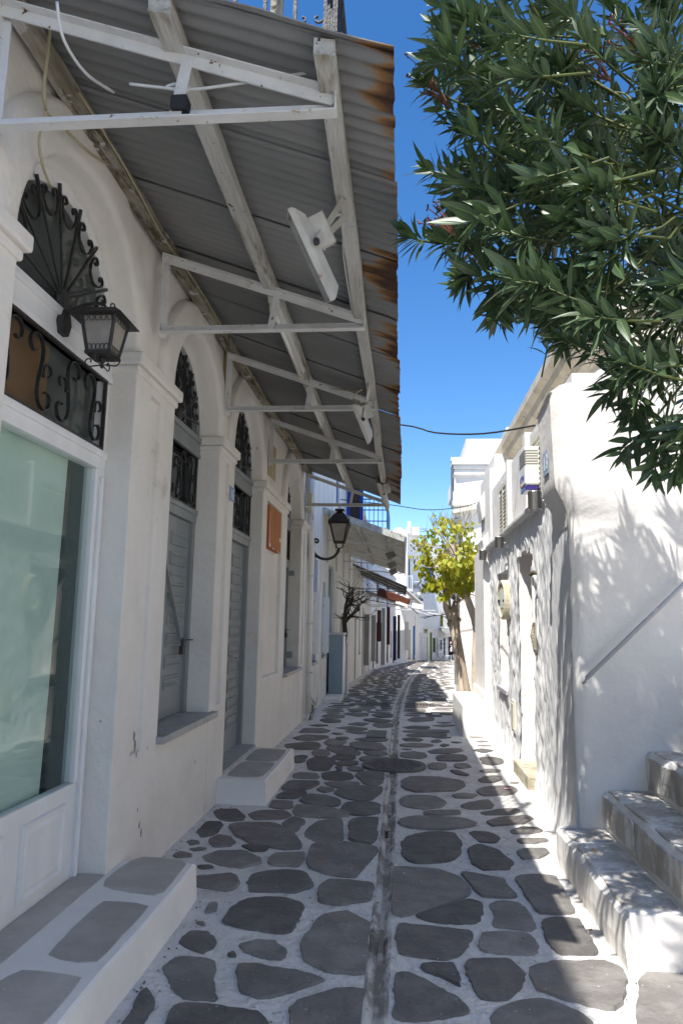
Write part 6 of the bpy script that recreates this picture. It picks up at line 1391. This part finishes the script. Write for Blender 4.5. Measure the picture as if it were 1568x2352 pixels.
def sprig(base, tip, nl=8, L_=.125, big=0):
    base, tip = Vector(base), Vector(tip); d = (tip-base); ln = d.length; d.normalize(); side = d.orthogonal().normalized(); ph = ro.random()*6
    mid = base.lerp(tip, .5)+Vector((0,0,-.02*ln)); stems.tube([base, mid, tip], [.006,.005,.003], 5, False)
    q2 = d.cross(side)
    for k in range(nl):
        t = 1-.62*k/nl; p = base.lerp(tip, t); op = .45+.75*(k/nl)+ro.uniform(-.12,.12)
        for m_ in range(3 if k else 4):
            a = ph+k*1.05+m_*2.094+ro.uniform(-.3,.3); rad = side*cos(a)+q2*sin(a); dd = d*cos(op)+rad*sin(op)+Vector((0,0,-.10 if k > 2 else .05))
            up = (d*.75-rad*.3+Vector((0,0,.75)))+Vector((ro.uniform(-.35,.35), ro.uniform(-.35,.35), 0))
            ll = L_*ro.uniform(.75,1.15)*(.62 if k == 0 else 1); x, y, dp = proj(p)
            allleaf.append((basis(p+rad*.004, dd, up, ll), ro.randrange(4), (ll/dp if (0 < x < 1568 and 0 < y < 1200) else 0)*ro.uniform(.6,1.2)*(1+big)))
crown = [(985,-20),(1030,70),(975,150),(1000,250),(985,370),(1030,460),(960,540),(1050,620),(1120,720),(1200,720),(1290,800),(1390,840),(1470,900),(1568,960),(2100,1000),(2100,-700),(900,-700),(935,-300)]
def inside(x, y, pl):
    c = False; j = len(pl)-1
    for i in range(len(pl)):
        if (pl[i][1] > y) != (pl[j][1] > y) and x < (pl[j][0]-pl[i][0])*(y-pl[i][1])/(pl[j][1]-pl[i][1])+pl[i][0]: c = not c
        j = i
    return c
core = Vector((2.1, 3.2, 3.5)); root = Vector((2.9, 2.9, 1.22)); mains = []
for (x, y, Y) in ((1160,330,2.9),(1300,150,2.7),(1250,620,3.2),(1430,420,2.6),(1480,800,3.0),(1150,60,3.4),(1400,-250,3.2),(1250,-450,3.4),(1700,200,2.8),(1750,600,3.2),(1350,300,4.0)):
    e = onY(x, y, Y); m1 = root.lerp(e, .35)+Vector((.25,0,.55)); m2 = root.lerp(e, .7)+Vector((.1,0,.3)); pts = []
    for i in range(9):
        t = i/8; a = root.lerp(m1, t); b = m1.lerp(m2, t); c_ = m2.lerp(e, t); ab = a.lerp(b, t); bc_ = b.lerp(c_, t); pts.append(ab.lerp(bc_, t))
    mains.append(pts); build('branch', MB().tube(pts, [.020-.0017*i for i in range(9)], 7), STEMG, ol, smooth=True)
cnt = 0; tries = 0
while cnt < 320 and tries < 60000:
    tries += 1; x, y = ro.uniform(900, 2000), ro.uniform(-700, 1000); Y = 2.35+2.1*ro.random()**1.25
    if not inside(x, y, crown): continue
    if x > 1568 and ro.random() < .75: continue
    if y < 0 and ro.random() < .82: continue
    p = onY(x, y, Y); zw = p.z-(5.12-Y)/.52; xw = p.x+.267*(5.12-Y)/.52
    if zw > 2.5 or p.z < 1.9 or p.z > 6.2: continue
    if p.x+.267*p.z < 1.35 and p.y+.52*p.z > 6.0 and (x > 1120 or y < 0): continue
    if p.x > 3.6: continue
    edge = 0 if inside(x-70, y, crown) and inside(x, y+90, crown) else 1
    d = (p-core); d.z *= .6; d = d.normalized()*.9+Vector((-.15,0,.25))+Vector((ro.uniform(-.6,.6), ro.uniform(-.6,.6), ro.uniform(-.6,.5))); d.normalize()
    ln = ro.uniform(.24,.36); base = p-d*ln
    sprig(base, p, 6, ro.uniform(.125,.165)); cnt += 1
    best = min((q for m_ in mains for q in m_[4:]), key=lambda q: (q-base).length)
    if (best-base).length < .75: stems.tube([best, best.lerp(base, .5)+Vector((0,0,.03)), base], [.007,.005,.004], 5, False)
for (xb, yb_, Yb, xt, yt, Yt) in ((1130,560,3.1,1010,560,3.0),(1010,560,3.05,935,545,3.0),(1080,250,3.2,965,190,3.1),(1090,420,3.1,980,390,3.0),(1100,120,3.3,1000,60,3.2),(1500,820,2.9,1395,905,2.8),(1568,880,2.9,1430,1040,2.75),(1540,900,2.8,1500,1090,2.75),(1600,950,2.8,1545,1085,2.7),(1480,860,2.85,1450,960,2.8),(1620,900,2.7,1560,1010,2.65),(1330,700,3.0,1290,790,2.95),(1180,640,3.1,1150,720,3.05),(1100,600,3.0,1065,650,3.0),(1568,780,2.7,1490,850,2.65),(1130,600,3.0,1135,730,2.95)):
    sprig(onY(xb, yb_, Yb), onY(xt, yt, Yt), 8, .13, big=.35)
# extra sprigs added between the sun and the gable wall to cast leaf shadows
k = 0; tries = 0
while k < 42 and tries < 20000:
    tries += 1; wp = Vector((ro.uniform(1.1,2.5), 5.12, ro.uniform(.1,2.35))); t = ro.uniform(1.0,3.4); p = wp+Vector((-.267,-.52,1))*t; x, y, dp = proj(p)
    if p.z < 2.2 or dp < 1.5 or (0 < x < 1568 and 0 < y < 2352 and not inside(x+30, y-30, crown)): continue
    d = Vector((ro.uniform(-.8,.3), ro.uniform(-.7,.7), ro.uniform(-.4,.7))).normalized(); sprig(p-d*.28, p, 6, ro.uniform(.12,.15)); k += 1
# unseen sprigs added beyond the frame to shade the stairs
for k in range(16):
    p = Vector((ro.uniform(.75,1.5), ro.uniform(1.4,2.2), ro.uniform(3.9,5.0))); sprig(p+Vector((.2,0,.2)), p, 7, .12)
struct(build('stems', stems, STEMG, ol, smooth=True), 'stuff')
allleaf.sort(key=lambda q: -q[2]); off = Vector(ORG[ol.name])
for mt, mi, sc in allleaf[:290]:
    o = bpy.data.objects.new('oleander_leaf', LMESH[mi]); C.objects.link(o); o.parent = ol; m2 = mt.copy(); m2.translation = mt.translation-off; o.matrix_local = m2
fo = MB()
for mt, mi, sc in allleaf[290:]:
    lf = LEAFS[mi]; fo.add([mt @ Vector(v) for v in lf.v], lf.f, list(lf.uv))
struct(build('foliage', fo, OLEAF, ol, smooth=True), 'stuff')
for (x, y, Y) in ((955,165,3.1),(975,200,3.1),(985,490,3.0),(1050,70,3.2),(1405,75,2.6),(1330,130,2.7),(1120,170,2.9)):
    mb = MB(); p = onY(x, y, Y); b0 = p+Vector((.12,0,-.12))
    for k in range(7):
        e = p+Vector((ro.uniform(-.05,.05), ro.uniform(-.05,.05), ro.uniform(-.05,.07))); mb.tube([b0, b0.lerp(e, .6)+Vector((0,0,.015)), e], [.004,.003,.0025], 4)
        for j in range(3):
            q = e+Vector((ro.uniform(-.012,.012), ro.uniform(-.012,.012), ro.uniform(-.012,.02))); mb.tube([e, q], [.003,.005], 4)
    build('bud_stalk', mb, BUDR, ol)
# ------------------------------------------------------------------ lime tree with yellow-green leaves, and a pollarded bare tree
rt = random.Random(8)
tr = thing('leafy_tree', 'small tree with bright yellow-green heart-shaped leaves on the right', 'tree', (1.42, 14.4, gz(14.4)))
tp = [onY(x, y, 14.4) for x, y in ((1094,1616),(1091,1560),(1092,1500),(1096,1450),(1089,1420),(1078,1390),(1068,1360),(1058,1320),(1045,1270))]
build('trunk', MB().tube([tp[0]-Vector((0,0,.08))]+tp, [.13,.10,.085,.08,.085,.075,.07,.06,.045,.03], 12), BARK, tr, smooth=True)
cc = Vector((.97, 14.4, 2.98)); heart = MB()
for _ in range(1):
    pts = [(0,0),(.30,-.12),(.52,.10),(.50,.42),(.28,.76),(0,1.05),(-.28,.76),(-.50,.42),(-.52,.10),(-.30,-.12)]
    vs = [(x, y, .10*abs(x)-.12*y*y) for x, y in pts]+[(0,.45,-.02)]; heart.add(vs, [(10,i,(i+1) % 10) for i in range(10)], [(x*2, y) for x, y in pts]+[(0,.45)])
HME = mesh_of('heart_leaf', heart, YLEAF, smooth=True)
for k in range(26):
    d = Vector((rt.uniform(-1,1), rt.uniform(-1,1), rt.uniform(-.4,1))).normalized(); e = cc+Vector((d.x*.66, d.y*.6, d.z*.85)); s_ = tp[rt.choice((6,7,8))]
    build('limb', MB().tube([s_, s_.lerp(e,.5)+Vector((0,0,.08)), e], [.022,.014,.005], 5), BARK, tr)
lv = []; n = 0
while n < 1650:
    d = Vector((rt.gauss(0,1), rt.gauss(0,1), rt.gauss(0,1))).normalized(); r_ = rt.uniform(.45,1.0)**.6
    q_ = 1+.42*noise.noise(d*1.7+Vector((3,1,2))); p = cc+Vector((d.x*.74*r_*q_, d.y*.62*r_*q_, d.z*.88*r_*q_))
    if noise.noise(p*4.2) < -.02+.14*(p.z-3): continue
    if p.z > 3.25 and rt.random() < .45: continue
    if p.z < 2.25 and p.x < .7: continue
    out = (d*.8+Vector((-.2,-.35,.35))+Vector((rt.uniform(-.6,.6), rt.uniform(-.6,.6), rt.uniform(-.6,.6)))).normalized()
    dn = (Vector((rt.uniform(-.7,.7), rt.uniform(-.7,.7), -.9)))
    x, y, dp = proj(p); lv.append((basis(p, dn, out, rt.uniform(.06,.115)*(1.1 if p.z < 2.9 else .75)), (1 if p.y < 14.4 else .2)*rt.random())); n += 1
lv.sort(key=lambda q: -q[1]); off = Vector(ORG[tr.name])
for mt, sc in lv[:290]:
    o = bpy.data.objects.new('heart_leaf', HME); C.objects.link(o); o.parent = tr; m2 = mt.copy(); m2.translation = mt.translation-off; o.matrix_local = m2
fo = MB()
for mt, sc in lv[290:]: fo.add([mt @ Vector(v) for v in heart.v], heart.f, list(heart.uv))
struct(build('crown', fo, YLEAF, tr, smooth=True), 'stuff')
mb = MB()
for k in range(46):
    a = cc+Vector((rt.uniform(-.5,.45), rt.uniform(-.4,.4), rt.uniform(.4,.75))); mb.tube([a, a+Vector((rt.uniform(-.14,.14), rt.uniform(-.1,.1), rt.uniform(.12,.42)))], [.007,.003], 4)
for k in range(16):
    a = cc+Vector((-.5,rt.uniform(-.3,.3),rt.uniform(.1,.5))); mb.tube([a, a+Vector((rt.uniform(-.3,-.1), 0, rt.uniform(-.05,.1)))], [.006,.002], 4)
struct(build('twigs', mb, TWIG, tr), 'stuff')
bt = thing('pollard_tree', 'bare pollarded tree with leaning forked trunk beside the leafy tree', 'tree', (1.2, 15.2, gz(15.2)))
tq = [onY(x, y, 15.0) for x, y in ((1066,1604),(1060,1560),(1053,1510),(1045,1460),(1036,1425),(1026,1395),(1024,1360),(1027,1345))]
build('trunk', MB().tube([tq[0]-Vector((0,0,.1))]+tq, [.12,.095,.085,.085,.09,.08,.085,.075,.05], 12), BARK, bt, smooth=True)
tq2 = [onY(x, y, 14.9) for x, y in ((1076,1612),(1068,1560),(1058,1500),(1050,1455),(1046,1425),(1042,1400),(1046,1380))]
build('second_trunk', MB().tube([tq2[0]-Vector((0,0,.1))]+tq2, [.10,.08,.065,.06,.06,.07,.08,.05], 10), BARKD, bt, smooth=True)
for s_, k in ((tq[7], 46), (tq2[6], 30), (tq[4], 10)):
    mb = MB()
    for i in range(k):
        d = Vector((rt.uniform(-1,.6), rt.uniform(-.8,.8), rt.uniform(-.1,1))).normalized(); a = s_+d*.05; L_ = rt.uniform(.15,.5); mb.tube([a, a+d*L_*.5+Vector((0,0,.03)), a+d*L_+Vector((rt.uniform(-.06,.06),0,.05))], [.006,.004,.002], 4)
    struct(build('twigs', mb, TWIG, bt), 'stuff')
for i in range(14):
    s_ = rt.choice(tq[4:]+tq2[4:]); r_ = rt.uniform(.03,.06); build('burl', MB().lathe([(.01,-r_),(r_*.8,-r_*.5),(r_,0),(r_*.8,r_*.5),(.01,r_)], tuple(s_+Vector((rt.uniform(-.07,.07), -.04, rt.uniform(-.08,.08)))), 7), BARKD, bt, smooth=True)
# ------------------------------------------------------------------ distant walker
px_, py_ = 4.36, 66.5; gp = gz(66.5)
pr = thing('person', 'person in black coat and trousers with white top walking towards us, hand at the face', 'person', (px_, py_, gp))
V = [(0,0,.96),(0,0,1.12),(0,0,1.34),(0,0,1.46),(0,-.01,1.55),(0,-.015,1.66), (.09,0,.90),(.10,-.03,.50),(.10,.0,.09),(.10,-.12,.04), (-.09,0,.90),(-.10,.10,.50),(-.10,.2,.10),(-.10,.08,.05),
     (.17,0,1.38),(.24,.0,1.12),(.20,-.14,.98),(.18,-.2,.95), (-.17,0,1.38),(-.26,-.06,1.16),(-.13,-.2,1.38),(-.08,-.17,1.52)]
Eg = [(0,1),(1,2),(2,3),(3,4),(4,5),(0,6),(6,7),(7,8),(8,9),(0,10),(10,11),(11,12),(12,13),(2,14),(14,15),(15,16),(16,17),(2,18),(18,19),(19,20),(20,21)]
Rd = [.14,.13,.14,.06,.075,.09,.085,.06,.045,.04,.085,.06,.045,.04,.065,.05,.04,.035,.065,.05,.04,.035]
me = bpy.data.meshes.new('body'); me.from_pydata(V, Eg, []); body = bpy.data.objects.new('body', me); C.objects.link(body); body.parent = pr; ORG[body.name] = ORG[pr.name]
md = body.modifiers.new('skin', 'SKIN')
sv = me.skin_vertices if len(me.skin_vertices) else None
if sv is None: me.attributes; 
for i, q in enumerate(me.skin_vertices[0].data): q.radius = (Rd[i], Rd[i]*.8); q.use_root = (i == 0)
body.modifiers.new('sub', 'SUBSURF').levels = 2; body.modifiers['sub'].render_levels = 2; me.materials.append(COAT)
off = Vector((px_, py_, gp))
def at(p): return tuple(off+Vector(p))
build('head', MB().lathe([(.01,-.13),(.06,-.10),(.085,-.02),(.09,.04),(.07,.10),(.01,.13)], at((0,-.02,1.60)), 12), SKIN, pr, smooth=True)
build('hair', MB().lathe([(.10,-.26),(.125,-.14),(.115,0),(.10,.08),(.02,.145)], at((0,.025,1.60)), 12), HAIR, pr, smooth=True)
build('coat', MB().lathe([(.25,0),(.23,.25),(.20,.48),(.23,.70),(.15,.78),(.07,.82)], at((0,0,.62)), 14), COAT, pr, smooth=True)
build('top', MB().prism([at((-.07,-.245,.85)), at((.07,-.245,.85)), at((.08,-.235,1.3)), at((.03,-.15,1.42)), at((-.03,-.15,1.42)), at((-.07,-.235,1.3))], (0,.03,0)), TOPW, pr)
for s_ in ((.20,-.22,.94), (-.07,-.17,1.56)): build('hand', MB().lathe([(.01,-.06),(.035,-.03),(.04,.02),(.02,.06)], at(s_), 8), SKIN, pr, smooth=True)
build('shoulder_bag', MB().box(px_+.24, px_+.40, py_-.1, py_+.1, gp+.55, gp+.85), COAT, pr, bevel=.02)
